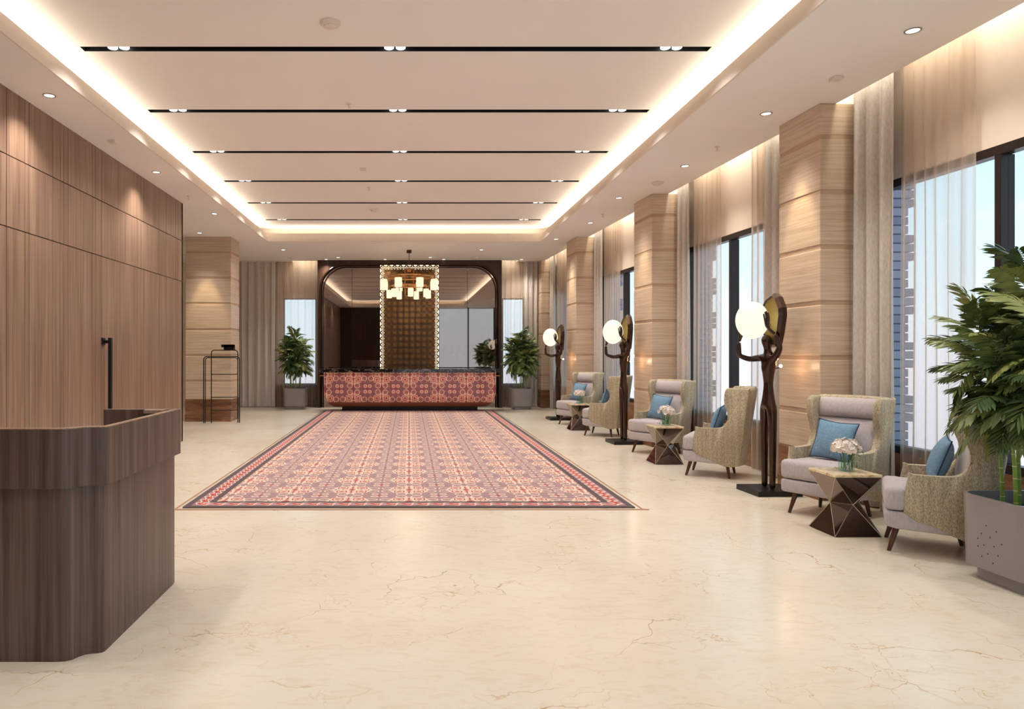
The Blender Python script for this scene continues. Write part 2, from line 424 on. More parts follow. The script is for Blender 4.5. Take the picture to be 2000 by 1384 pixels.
# ------------------------------------------------------------------ mesh helpers
class MB:
    def __init__(s): s.v = []; s.f = []
    def add(s, vs, fs):
        n = len(s.v); s.v += [tuple(q) for q in vs]; s.f += [tuple(i + n for i in f) for f in fs]; return s
    def box(s, x0, x1, y0, y1, z0, z1):
        return s.add([(x0, y0, z0), (x1, y0, z0), (x1, y1, z0), (x0, y1, z0), (x0, y0, z1), (x1, y0, z1), (x1, y1, z1), (x0, y1, z1)],
                     [(0, 3, 2, 1), (4, 5, 6, 7), (0, 1, 5, 4), (1, 2, 6, 5), (2, 3, 7, 6), (3, 0, 4, 7)])
    def lathe(s, prof, seg=24, c=(0, 0), sx=1.0, sy=1.0):
        vs = []; n = len(prof)
        for i in range(seg):
            a = 2 * PI * i / seg
            for r, z in prof: vs.append((c[0] + r * math.cos(a) * sx, c[1] + r * math.sin(a) * sy, z))
        fs = []
        for i in range(seg):
            j = (i + 1) % seg
            for k in range(n - 1): fs.append((i * n + k, j * n + k, j * n + k + 1, i * n + k + 1))
        if prof[0][0] > 1e-6: fs.append(tuple(i * n for i in reversed(range(seg))))
        if prof[-1][0] > 1e-6: fs.append(tuple(i * n + n - 1 for i in range(seg)))
        return s.add(vs, fs)
    def tube(s, path, r, seg=8, closed=False):
        path = [Vector(p) for p in path]; n = len(path)
        rs = r if isinstance(r, (list, tuple)) else [r] * n
        up = Vector((0, 0, 1)); vs = []; prev = None
        for i, p in enumerate(path):
            if closed: t = path[(i + 1) % n] - path[i - 1]
            else: t = path[min(i + 1, n - 1)] - path[max(i - 1, 0)]
            t.normalize()
            if prev is None:
                a = up if abs(t.z) < 0.9 else Vector((1, 0, 0))
                x = t.cross(a).normalized()
            else:
                x = (prev - t * prev.dot(t)).normalized()
            prev = x; y = t.cross(x)
            for k in range(seg):
                an = 2 * PI * k / seg
                vs.append(p + (x * math.cos(an) + y * math.sin(an)) * rs[i])
        fs = []
        for i in range(n if closed else n - 1):
            j = (i + 1) % n
            for k in range(seg):
                l = (k + 1) % seg
                fs.append((i * seg + k, i * seg + l, j * seg + l, j * seg + k))
        if not closed:
            fs.append(tuple(reversed(range(seg)))); fs.append(tuple((n - 1) * seg + k for k in range(seg)))
        return s.add(vs, fs)
    def prism(s, poly, axis, t0, t1):       # poly in the two other axes
        def P(a, b, t):
            return {'x': (t, a, b), 'y': (a, t, b), 'z': (a, b, t)}[axis]
        n = len(poly)
        vs = [P(a, b, t0) for a, b in poly] + [P(a, b, t1) for a, b in poly]
        fs = [tuple(reversed(range(n))), tuple(range(n, 2 * n))]
        fs += [(i, (i + 1) % n, n + (i + 1) % n, n + i) for i in range(n)]
        return s.add(vs, fs)
    def mesh(s, name, mat, smooth=False, bevel=0.0, bseg=2, fix=True, sub=0, angle=40):
        me = bpy.data.meshes.new(name)
        me.from_pydata(s.v, [], s.f); me.update()
        bm = bmesh.new(); bm.from_mesh(me)
        if fix: bmesh.ops.recalc_face_normals(bm, faces=bm.faces)
        if bevel:
            es = [e_ for e_ in bm.edges if len(e_.link_faces) == 2 and e_.calc_face_angle(0) > R(25)]
            bmesh.ops.bevel(bm, geom=es, offset=bevel, segments=bseg, affect='EDGES', profile=0.5, clamp_overlap=True)
        bm.to_mesh(me); bm.free()
        if isinstance(mat, str): mat = M[mat]
        me.materials.append(mat)
        if smooth:
            for p in me.polygons: p.use_smooth = True
            me.set_sharp_from_angle(angle=R(angle))
        return me
    def build(s, name, mat, parent=None, loc=(0, 0, 0), rotz=0.0, **k):
        return obj(name, s.mesh(name, mat, **k), parent, loc, rotz)

def obj(name, me, parent=None, loc=(0, 0, 0), rotz=0.0):
    o = bpy.data.objects.new(name, me); COL.objects.link(o)
    o.location = loc; o.rotation_euler = (0, 0, rotz)
    if parent: o.parent = parent
    return o
def tag(o, label, cat, group=None, kind=None):
    o['label'] = label; o['category'] = cat
    if group: o['group'] = group
    if kind: o['kind'] = kind
    return o
def thing(name, label, cat, loc=(0, 0, 0), rotz=0.0, group=None, kind=None):
    o = bpy.data.objects.new(name, None); COL.objects.link(o)
    o.empty_display_size = 0.1
    o.location = loc; o.rotation_euler = (0, 0, rotz)
    return tag(o, label, cat, group, kind)
def dup(root, label, loc, rotz=None):
    def cp(o, par):
        c = o.copy(); COL.objects.link(c)
        if par: c.parent = par
        for ch in list(KIDS.get(o.name, [])): cp(ch, c)
        return c
    global KIDS
    KIDS = {}
    for o in bpy.data.objects:
        if o.parent: KIDS.setdefault(o.parent.name, []).append(o)
    r = cp(root, None); r.location = loc
    if rotz is not None: r.rotation_euler = (0, 0, rotz)
    r['label'] = label
    return r

# ================================================================== SETTING
m = MB().box(-7.3, 6.2, YF - 0.4, YB + 0.4, -0.12, 0.0)
tag(m.build('floor', 'floor'), 'polished cream marble floor with fine golden veins', 'floor', kind='structure')

# ceiling: soffit, tray, lip
ceil = thing('ceiling', 'cream ceiling with a recessed tray and warm cove light', 'ceiling', kind='structure')
m = MB()
zt = ZC + 0.08
m.box(-7.3, TX0, YF - 0.3, YB + 0.2, ZC, zt)
m.box(TX0, TX1, YF - 0.3, TY0, ZC, zt)
m.box(TX0, TX1, TY1, YB - 0.38, ZC, zt)
m.box(TX0, -2.51, YB - 0.38, YB - 0.30, ZC, zt)
m.box(-2.51, 2.54, YB - 0.38, YB + 0.2, ZC, zt)
a0 = rw(YF - 0.4, 0); a1 = rw(YB + 0.2, 0)
m.prism([(TX1, a0[1]), a0, a1, (TX1, a1[1])], 'z', ZC, zt)
m.build('soffit', 'ceiling', ceil)
# tray ceiling with slot openings left out
slots = [6.797 + 1.743 * i for i in range(-3, 6)]  # the near three continue the row unseen, added to light the near end
SX0, SX1, SW = -3.10, 2.85, 0.054
m = MB()
ys = [YF - 0.3] + [q for s_ in slots for q in (s_ - SW, s_ + SW)] + [TY1 + 0.4]
for i in range(0, len(ys), 2): m.box(TX0 - 0.4, TX1 + 0.4, ys[i], ys[i + 1], ZU, ZU + 0.05)
for s_ in slots:
    m.box(TX0 - 0.4, SX0, s_ - SW, s_ + SW, ZU, ZU + 0.05); m.box(SX1, TX1 + 0.4, s_ - SW, s_ + SW, ZU, ZU + 0.05)
m.build('tray_panel', 'ceiling', ceil)
m = MB()
for (x0, x1, y0, y1) in ((TX0 - 0.005, TX0 + 0.012, TY0, TY1), (TX1 - 0.012, TX1 + 0.005, TY0, TY1),
                         (TX0, TX1, TY1 - 0.012, TY1 + 0.005), (TX0, TX1, TY0 - 0.005, TY0 + 0.012)):
    m.box(x0, x1, y0, y1, ZC - 0.004, 4.122)
m.build('lip_trim', 'lip', ceil)
m = MB()
for (x0, x1, y0, y1) in ((TX0 - 0.055, TX0 - 0.03, TY0 - 0.05, TY1 + 0.05), (TX1 + 0.03, TX1 + 0.055, TY0 - 0.05, TY1 + 0.05),
                         (TX0 - 0.03, TX1 + 0.03, TY1 + 0.03, TY1 + 0.055), (TX0 - 0.03, TX1 + 0.03, TY0 - 0.055, TY0 - 0.03)):
    m.box(x0, x1, y0, y1, 4.10, 4.225)
m.build('cove_lip', 'lip', ceil)
m = MB()
for (x0, x1, y0, y1) in ((TX0 - 0.35, TX0 - 0.33, TY0 - 0.4, TY1 + 0.4), (TX1 + 0.33, TX1 + 0.35, TY0 - 0.4, TY1 + 0.4),
                         (TX0 - 0.35, TX1 + 0.35, TY1 + 0.33, TY1 + 0.35), (TX0 - 0.35, TX1 + 0.35, TY0 - 0.35, TY0 - 0.33)):
    m.box(x0, x1, y0, y1, zt, ZU)
m.build('cove_wall', 'lip', ceil)
# closure over everything so no sky leaks
m = MB().box(-7.5, 6.6, YF - 0.5, YB + 0.5, 4.62, 4.7)
m.box(-7.5, -7.3, YF - 0.5, YB + 0.5, 4.0, 4.62)
m.box(-7.5, 6.6, YB + 0.3, YB + 0.5, 4.0, 4.62); m.box(-7.5, 6.6, YF - 0.5, YF - 0.3, 4.0, 4.62)
m.build('slab', 'ceiling', ceil)

# slot lights
slot_words = ['first slot light behind the frame, above the entrance', 'second slot light above the entrance', 'slot light just above the viewer',
    'nearest of the six long black recessed slot lights across the ceiling tray', 'second nearest long black slot light across the tray', 'third long black slot light across the tray',
    'fourth long black slot light across the tray', 'fifth long black slot light across the tray', 'farthest and shortest looking black slot light across the tray']
lens_mesh = MB().lathe([(0.0, 0), (0.040, 0.0), (0.046, 0.004), (0.046, 0.03)], 16).mesh('lamp', 'lens', smooth=True)
for i, s_ in enumerate(slots):
    t = thing('slot_light', slot_words[i], 'ceiling light', ((SX0 + SX1) / 2, s_, ZU), 0, 'slot lights in the tray')
    h = (SX1 - SX0) / 2
    m = MB(); m.box(-h, h, -SW, SW, 0.10, 0.11)
    m.box(-h, h, -SW, -SW + 0.004, 0.001, 0.10); m.box(-h, h, SW - 0.004, SW, 0.001, 0.10)
    m.box(-h, -h + 0.004, -SW, SW, 0.001, 0.10); m.box(h - 0.004, h, -SW, SW, 0.001, 0.10)
    m.build('housing', 'slot', t)
    for xx in (-2.81, -2.70, -0.19, -0.08, 2.43, 2.54):
        o = obj('lamp', lens_mesh, t, (xx - (SX0 + SX1) / 2, 0, 0.006))
    for xx in (-2.81, -2.70, -0.19, -0.08, 2.43, 2.54):
        a_ = area('lamp_source', (xx - (SX0 + SX1) / 2, 0, 0.003), (0, 0, 0), 0.085, 0.085, 5.9 if i > 2 else 3.8, (1.0, 0.98, 0.96), R(120), parent=t)
        a_.data.shape = 'DISK'

# left wall of veneer panels
wl = thing('wall_left', 'tall left wall clad in vertical taupe wood veneer panels', 'wall', kind='structure')
m = MB().box(XL - 0.25, XL - 0.02, YF, 12.14, 0, ZC)
m.build('backing', 'groove', wl)
gx = [12.7, 48.6, 56.8, 103, 118, 125, 133, 180, 187, 199, 268, 275, 281, 310, 325, 343, 347.5]
gy = [-0.7, 0.3, 0.9, 1.05, 1.9, 2.6, 2.75, 2.95, 3.8, 4.5, 4.62, 5.3, 5.5, 6.05] + [5390 / (799 - x) for x in gx] + [12.2]
door = thing('door_1', 'flush veneer door leaf in the left wall with long black pull bar', 'door', kind='structure')
gap = 0.005
for (z0, z1) in ((0.0, 2.705), (2.715, 3.395), (3.405, ZC)):
    for i in range(len(gy) - 1):
        y0, y1 = gy[i], gy[i + 1]
        par = door if (z0 == 0.0 and y0 > 8.9) else wl
        h0, h1 = y0 + gap, y1 - gap
        m = MB().box(-0.03, 0.0, h0 - (y0 + y1) / 2, h1 - (y0 + y1) / 2, z0 - (z0 + z1) / 2, z1 - (z0 + z1) / 2)
        m.build('panel', 'wood', par, (XL, (y0 + y1) / 2, (z0 + z1) / 2), bevel=0.0015, bseg=1)
MB().box(XL - 0.25, XL, 12.14, 12.2, 0, ZC).build('end_cap', 'wood', wl)
# pull bar
HY = 9.02
m = MB().box(XL + 0.07, XL + 0.11, HY - 0.025, HY + 0.025, 0.45, 1.69)
m.box(XL + 0.02, XL + 0.08, HY - 0.02, HY + 0.02, 1.62, 1.66); m.box(XL + 0.02, XL + 0.08, HY - 0.02, HY + 0.02, 0.5, 0.54)
m.box(XL, XL + 0.02, HY - 0.055, HY + 0.03, 1.60, 1.69); m.box(XL, XL + 0.02, HY - 0.055, HY + 0.03, 0.47, 0.56)
m.build('handle', 'black', door, bevel=0.003)

# alcove beyond the veneer wall
m = MB().box(-7.3, -7.1, YF, YB + 0.2, 0, ZC + 0.1)
tag(m.build('wall_alcove', 'wallpaint'), 'pale wall of the alcove behind the left column', 'wall', kind='structure')
wbk = thing('wall_back', 'far wall behind the curtains and reception portal', 'wall', kind='structure')
m = MB()
WZ0, WZ1 = 0.616, 3.03
bw = ((-3.52, -2.60), (2.61, 3.22))
xs = [-7.3, bw[0][0], bw[0][1], bw[1][0], bw[1][1], 6.0]
m.box(xs[0], xs[1], YB, YB + 0.2, 0, ZP); m.box(xs[2], xs[3], YB, YB + 0.2, 0, ZP); m.box(xs[4], xs[5], YB, YB + 0.2, 0, ZP)
for a_, b_ in bw:
    m.box(a_, b_, YB, YB + 0.2, 0.6, WZ0); m.box(a_, b_, YB, YB + 0.2, WZ1, ZP)
m.build('plaster', 'wallpaint', wbk)
m = MB()
for a_, b_ in bw: m.box(a_, b_, YB, YB + 0.2, 0, 0.6)
m.box(-3.9, -2.55, YB - 0.02, YB - 0.001, 0, 0.60); m.box(2.56, 3.7, YB - 0.02, YB - 0.001, 0, 0.60)
m.build('dado', 'plinth', wbk)
MB().box(-7.3, 4.2, YB - 0.06, YB + 0.2, ZP, ZP + 0.04).build('pocket_top', 'ceiling', wbk)
for n, (a_, b_) in enumerate(bw):
    t = thing(f'window_{5 + n}', ['narrow far window behind the sheer left of the portal', 'narrow far window behind the sheer right of the portal'][n], 'window', kind='structure')
    m = MB(); y0, y1 = YB + 0.02, YB + 0.10
    m.box(a_, a_ + 0.03, y0, y1, WZ0, WZ1); m.box(b_ - 0.03, b_, y0, y1, WZ0, WZ1)
    m.box(a_, b_, y0, y1, WZ0, WZ0 + 0.03); m.box(a_, b_, y0, y1, WZ1 - 0.03, WZ1)
    m.build('window_frame', 'frame', t)
    MB().box(a_ + 0.03, b_ - 0.03, YB + 0.05, YB + 0.056, WZ0 + 0.03, WZ1 - 0.03).build('pane', 'glass', t)

# wall behind the camera: dark veneer on the left, tall glazing on the right
wf = thing('wall_front', 'rear wall with dark veneer and tall glazing, seen only in the mirrors', 'wall', kind='structure')
m = MB().box(-7.3, -4.4, YF - 0.2, YF, 0, ZC); m.box(-4.05, -0.7, YF - 0.2, YF, 0, ZC); m.box(4.8, 6.3, YF - 0.2, YF, 0, ZC)
m.build('veneer', 'portal', wf)
MB().box(-4.4, -4.05, YF - 0.2, YF + 0.1, 0, ZC).build('pier', 'wallpaint', wf)
t = thing('window_7', 'tall glazed entrance wall behind the viewer', 'window', kind='structure')
m = MB()
for xx in (-0.7, 1.6, 3.3, 4.74): m.box(xx, xx + 0.06, YF - 0.15, YF - 0.05, 0, ZC)
m.box(-0.7, 4.8, YF - 0.15, YF - 0.05, 0, 0.06)
m.build('window_frame', 'frame', t)
for a_, b_ in ((-0.64, 1.6), (1.66, 3.3), (3.36, 4.74)):
    MB().box(a_, b_, YF - 0.11, YF - 0.1, 0.06, ZC).build('pane', 'glass', t)

# right wall, built in its own frame (x = outward, y = along) turned by TH
OR = (RX, 0, 0)
wr = thing('wall_right', 'window wall on the right with brown stone dado under the sills', 'wall', OR, TH, kind='structure')
SZ, HZ = 0.55, 3.155
opens = [(-0.2, 3.1), (3.95, 7.22), (8.2, 11.38), (12.45, 15.65), (16.75, 19.45)]  # first opening is out of view, added to let in cool daylight
mull = [1.5, 5.71, 10.0, 14.24, 18.3]
D0, D1 = 0.27, 0.42
m = MB(); md = MB()
edges = [YF - 0.3] + [q for o_ in opens for q in o_] + [YB + 0.2]
for i in range(0, len(edges), 2): m.box(D0, D1, edges[i], edges[i + 1], 0, ZP)
for a_, b_ in opens:
    m.box(D0, D1, a_, b_, HZ, ZP); md.box(D0 - 0.01, D1, a_, b_, 0, SZ)
m.build('plaster', 'wallpaint', wr); md.build('dado', 'plinth', wr)
MB().box(-0.01, D1, YF - 0.3, YB + 0.2, ZP, ZP + 0.03).build('pocket_top', 'ceiling', wr)
for n, (a_, b_) in enumerate(opens):
    t = thing(f'window_{n + 1 if n else 8}', ['entrance side, out of view,', 'nearest', 'second nearest', 'third', 'farthest'][n] + ' dark framed window bay of the right wall', 'window', OR, TH, kind='structure')
    m = MB()
    m.box(D0 - 0.01, D0 + 0.09, a_, b_, HZ - 0.075, HZ); m.box(D0 - 0.01, D0 + 0.09, a_, b_, SZ, SZ + 0.07)
    m.box(D0 - 0.01, D0 + 0.09, a_, a_ + 0.06, SZ, HZ); m.box(D0 - 0.01, D0 + 0.09, b_ - 0.06, b_, SZ, HZ)
    m.build('window_frame', 'frame', t, bevel=0.003, bseg=1)
    MB().box(D0 - 0.01, D0 + 0.11, mull[n] - 0.03, mull[n] + 0.03, SZ + 0.07, HZ - 0.075).build('mullion', 'frame', t, bevel=0.003, bseg=1)
    for p0, p1 in ((a_ + 0.06, mull[n] - 0.03), (mull[n] + 0.03, b_ - 0.06)):
        MB().box(D0 + 0.05, D0 + 0.056, p0, p1, SZ + 0.07, HZ - 0.075).build('pane', 'glass', t)
# brick piers outside the glass
g = NT('blue_grey_brick'); oi = g.new('ShaderNodeObjectInfo')
g.base(g.ramp(oi.outputs['Random'], [(0.0, lin(136, 146, 170)), (0.5, lin(150, 160, 182)), (1.0, lin(164, 172, 190))])); M['brick'] = g.set(0.85)
M['mortar'] = plain('mortar', lin(120, 124, 140), 0.9)
M['paving'] = plain('pale_paving', lin(236, 232, 236), 0.9)
bl = MB().box(0, 0.30, 0, 0.5, 0, 0.078).mesh('brick', 'brick', bevel=0.004, bseg=1)
bs = MB().box(0, 0.24, 0, 0.5, 0, 0.078).mesh('brick', 'brick', bevel=0.004, bseg=1)
for n, (a_, b_) in enumerate(opens[1:]):
    s0 = b_ - 0.03
    t = thing('brick_pier', f'blue grey brick pier outside the far end of the {["nearest", "second nearest", "third", "farthest"][n]} window', 'pier', (rw(s0, 0.43)[0], rw(s0, 0.43)[1], 0), TH, 'brick piers outside the windows')
    MB().box(0, 0.22, 0.02, 0.48, 0, 3.7).build('mortar_core', 'mortar', t)
    for k in range(41): obj('brick', bl if (k // 3) % 2 else bs, t, (0, 0, k * 0.09))

# ------------------------------------------------------------------ columns
def column(name, label, loc, rotz, wx, wy, sx=1):
    t = thing(name, label, 'column', loc, rotz, 'travertine columns')
    t['kind'] = 'structure'
    MB().box(0.008, wx - 0.008, 0.008, wy - 0.008, 0, ZC).build('core', 'core', t)
    MB().box(-0.012, wx, -0.012, wy + 0.012, 0, 0.155).build('plinth_block', 'plinth', t, bevel=0.006)
    MB().box(-0.006, wx, -0.006, wy + 0.006, 0.16, 0.485).build('plinth_block', 'plinth', t, bevel=0.006)
    js = [0.49, 0.89, 1.45, 2.01, 2.58, 3.14, 3.70, ZC + 0.022]
    for i in range(7):
        z0 = js[i] + (0.022 if i else 0.0); z1 = js[i + 1] - 0.022
        MB().box(0, wx, 0, wy, 0, z1 - z0).build('stone_panel', 'trav', t, (0, 0, z0), bevel=0.008, bseg=2)
    return t
CA = [(7.31, 0.74, -0.17, 'nearest travertine column on the right, by the nearest figure lamp'),
      (11.46, 0.79, -0.27, 'second travertine column on the right, behind the middle pair of chairs'),
      (15.72, 0.79, -0.27, 'third travertine column on the right, behind the farthest pair of chairs'),
      (19.62, 0.46, -0.12, 'travertine half column in the far right corner of the room')]
for s_, ln, d_, lab in CA:
    x, y = rw(s_, d_)
    column('column', lab, (x, y, 0), TH, 0.265 - d_, ln)
column('column', 'travertine column at the left with brown plinth behind the black rack', (-4.89, 15.67, 0), 0, 1.0, 0.74)

# ------------------------------------------------------------------ curtains
def curtain(name, label, cat, a_, b_, d_, amp, pitch, z0, z1, mat, rng, right=True, group=None):
    """a_..b_ along the wall; folds vary in width and depth"""
    n = int(abs(b_ - a_) / 0.012); rows = 10
    rnd = random.Random(rng)
    ph = 0; xs_ = []; off = []
    for i in range(n + 1):
        u = i / n
        ph += 2 * PI / (pitch * (0.8 + 0.5 * rnd.random())) * (abs(b_ - a_) / n)
        xs_.append(a_ + (b_ - a_) * u)
        sn = math.sin(ph)
        off.append(amp * (math.copysign(abs(sn) ** 0.7, sn) + 0.25 * math.sin(ph * 2.3 + 1)))
    vs = []
    for r_ in range(rows + 1):
        w = r_ / rows; z = z0 + (z1 - z0) * w
        for i in range(n + 1):
            k = 0.75 + 0.25 * math.sin(i * 0.05 + w * 2.0)
            s_ = xs_[i] + 0.010 * math.sin(w * 5 + i * 0.11)
            dd = d_ + off[i] * k
            vs.append((dd, s_, z) if right else (s_, dd, z))
    fs = []
    for r_ in range(rows):
        for i in range(n):
            q = r_ * (n + 1) + i; fs.append((q, q + 1, q + n + 2, q + n + 1))
    m = MB().add(vs, fs)
    o = m.build(name, mat, None, OR if right else (0, 0, 0), TH if right else 0, smooth=True, fix=False, angle=180)
    return tag(o, label, cat, group)
HG = 'heavy taupe curtains'; SG = 'sheer curtains'
cz = 0.012
curt = [(7.28, 6.66, 'h', 'taupe drape beside the nearest right column, behind the nearest table'),
        (6.70, 5.86, 's', 'sheer voile panel hanging between the nearest armchair and the palm'),
        (11.44, 10.97, 'h', 'taupe drape just right of the second column'),
        (11.02, 10.1, 's', 'sheer voile panel right of the second column'),
        (9.35, 8.85, 's', 'sheer voile panel left of the nearest figure lamp'),
        (8.92, 8.08, 'h', 'taupe drape behind the nearest figure lamp'),
        (15.70, 15.2, 'h', 'taupe drape just right of the third column'),
        (15.26, 14.3, 's', 'sheer voile panel right of the third column'),
        (13.3, 12.9, 's', 'sheer voile panel just left of the second column'),
        (12.95, 12.28, 'h', 'taupe drape tucked behind the second column'),
        (19.60, 19.15, 'h', 'taupe drape beside the far right corner column'),
        (19.2, 18.0, 's', 'sheer voile panel near the far right corner'),
        (17.1, 16.55, 'h', 'taupe drape tucked behind the third column')]
for i, (a_, b_, k_, lab) in enumerate(curt):
    if k_ == 'h': curtain('curtain', lab, 'curtain', a_, b_, 0.135, 0.045, 0.16, cz, ZP - 0.02, 'heavy', i, group=HG)
    else: curtain('sheer_curtain', lab, 'curtain', a_, b_, 0.20, 0.022, 0.13, cz, ZP - 0.02, 'sheer', i, group=SG)
yb = YB - 0.17
curtain('curtain', 'taupe drape hanging left of the portal beside the left column', 'curtain', -4.75, -3.72, yb, 0.045, 0.20, cz, ZP - 0.03, 'heavy', 31, False, HG)
curtain('sheer_curtain', 'sheer voile over the far window left of the portal', 'curtain', -3.78, -2.58, yb + 0.05, 0.028, 0.20, cz, ZP - 0.03, 'sheer', 32, False, SG)
curtain('sheer_curtain', 'sheer voile over the far window right of the portal', 'curtain', 2.60, 3.30, yb + 0.05, 0.028, 0.16, cz, ZP - 0.03, 'sheer', 33, False, SG)
curtain('curtain', 'taupe drape in the far right corner behind the potted palm', 'curtain', 3.2, 3.72, yb, 0.045, 0.12, cz, ZP - 0.03, 'heavy', 34, False, HG)

# ------------------------------------------------------------------ rug and its copper frame
m = MB().box(RUG[0], RUG[1], RUG[2], RUG[3], 0.001, 0.012)
tag(m.build('rug', 'rug'), 'long patterned red and cream rug with grey bordered edge in front of the desk', 'rug')
m = MB()
e0 = 0.05
m.box(RUG[0] - 0.11, RUG[1] + 0.11, RUG[2] - 0.085, RUG[2] - 0.05, 0.0005, 0.004)
m.box(RUG[0] - 0.062, RUG[0] - 0.047, RUG[2] - 0.05, RUG[3], 0.0005, 0.004); m.box(RUG[1] + 0.047, RUG[1] + 0.062, RUG[2] - 0.05, RUG[3], 0.0005, 0.004)
tag(m.build('trim_1', 'copper'), 'thin copper inlay strip framing the rug', 'trim', kind='structure')

# ------------------------------------------------------------------ portal, mirrors, lattice
PY = 19.62
pt = thing('mirror_portal', 'dark walnut portal with smoked mirrors behind the reception desk', 'mirror', (0.015, PY, 0))
IX0, IX1, IZ, IR = -2.44, 2.43, 3.92, 0.66
m = MB().box(-2.525, IX0, 0, 0.4, 0, ZC - 0.002); m.box(IX1, 2.525, 0, 0.4, 0, ZC - 0.002)
m.box(IX0, IX1, 0, 0.4, IZ, ZC - 0.002)
m.build('surround', 'portal', pt)
for sx, xi in ((1, IX0), (-1, IX1)):
    poly = [(xi, IZ)] + [(xi + sx * IR * (1 - math.cos(t_)), IZ - IR + IR * math.sin(t_)) for t_ in [i * PI / 2 / 16 for i in range(17)]]
    MB().prism(poly, 'y', 0.01, 0.10).build('spandrel', 'portal', pt)
path = [(IX0, 0, 0.0)] + [(IX0 + IR * (1 - math.cos(t_)), 0, IZ - IR + IR * math.sin(t_)) for t_ in [i * PI / 2 / 16 for i in range(17)]]
path += [(-p[0] - 0.01, 0, p[2]) for p in reversed(path)]
path = [(x, 0.0, z) for x, _, z in path]
MB().tube(path, 0.022, 8).build('arch_trim', 'bronze', pt, smooth=True)
inner = [(x * 0.975, 0.03, z if z < 0.1 else z - 0.06) for x, _, z in path]
MB().tube(inner, 0.012, 6).build('arch_trim', 'bronze', pt, smooth=True)
jx = [-1.585, 1.585]
for a_, b_ in ((IX0, -1.59), (-1.58, -0.81), (0.81, 1.585), (1.595, IX1)):
    MB().box(a_, b_, 0.11, 0.12, 0.0, IZ).build('mirror_pane', 'mirror', pt)
MB().box(IX0, IX1, 0.13, 0.15, 0, IZ).build('backing', 'black', pt)

lat = thing('lattice_screen', 'backlit golden fretwork screen between the mirrors behind the chandelier', 'screen', (0.01, PY, 0))
LZ0, LZ1, LX = 1.0, 3.92, 0.81
MB().box(-LX, LX, 0.10, 0.108, LZ0, LZ1).build('back_panel', plain('dark_gold_panel', lin(96, 72, 54), 0.5, 0.0), lat)
m = MB()
tw = 2 * LX / 10; nz = int((LZ1 - LZ0) / tw)
def flat_ring(m, cx, cz, r, w, seg=12, a0=0.0, a1=2 * PI):
    n = seg; vs = []
    full = abs(a1 - a0 - 2 * PI) < 1e-6
    for i in range(n + (0 if full else 1)):
        a = a0 + (a1 - a0) * i / n
        for rr_, yy in ((r - w, 0.0), (r + w, 0.0), (r + w, 0.012), (r - w, 0.012)):
            vs.append((cx + rr_ * math.cos(a), yy, cz + rr_ * math.sin(a)))
    fs = []; c = len(vs) // 4
    for i in range(c if full else c - 1):
        j = (i + 1) % c
        for k in range(4): fs.append((i * 4 + k, i * 4 + (k + 1) % 4, j * 4 + (k + 1) % 4, j * 4 + k))
    m.add(vs, fs)
for i in range(10):
    for j in range(nz + 1):
        cx = -LX + tw * (i + 0.5); cz_ = LZ0 + tw * (j + 0.5)
        if cz_ > LZ1 - 0.06: continue
        flat_ring(m, cx, cz_, tw * 0.39, 0.011, 12)
        flat_ring(m, cx, cz_, tw * 0.14, 0.012, 8)
        for q in range(4):
            a = PI / 4 + q * PI / 2
            flat_ring(m, cx + tw * 0.5 * math.cos(a) * 1.0, cz_ + tw * 0.5 * math.sin(a), tw * 0.24, 0.012, 6, a + PI * 0.5, a + PI * 1.5)
o = m.build('fretwork', plain('fretwork_bronze', lin(120, 84, 50), 0.3, 0.6), lat, (0, 0.01, 0)); o['kind'] = 'stuff'
m = MB(); m.box(-LX, -LX + 0.012, -0.005, 0.10, LZ0, LZ1); m.box(LX - 0.012, LX, -0.005, 0.10, LZ0, LZ1); m.box(-LX, LX, -0.005, 0.10, LZ1 - 0.012, LZ1)
m.build('screen_frame', 'bronze', lat)
m = MB(); m.box(-LX + 0.013, -LX + 0.020, 0.03, 0.095, LZ0, LZ1 - 0.02); m.box(LX - 0.020, LX - 0.013, 0.03, 0.095, LZ0, LZ1 - 0.02); m.box(-LX + 0.03, LX - 0.03, 0.03, 0.095, LZ1 - 0.020, LZ1 - 0.013)
m.build('light_strip', emit('led_strip', (1.0, 0.80, 0.48, 1), 6), lat)
m = MB(); m.box(-LX + 0.02, -LX + 0.115, 0.09, 0.099, LZ0, LZ1 - 0.12); m.box(LX - 0.115, LX - 0.02, 0.09, 0.099, LZ0, LZ1 - 0.12); m.box(-LX + 0.02, LX - 0.02, 0.09, 0.099, LZ1 - 0.12, LZ1 - 0.02)
m.build('light_strip', emit('led_diffuser', (1.0, 0.82, 0.52, 1), 2.4), lat)

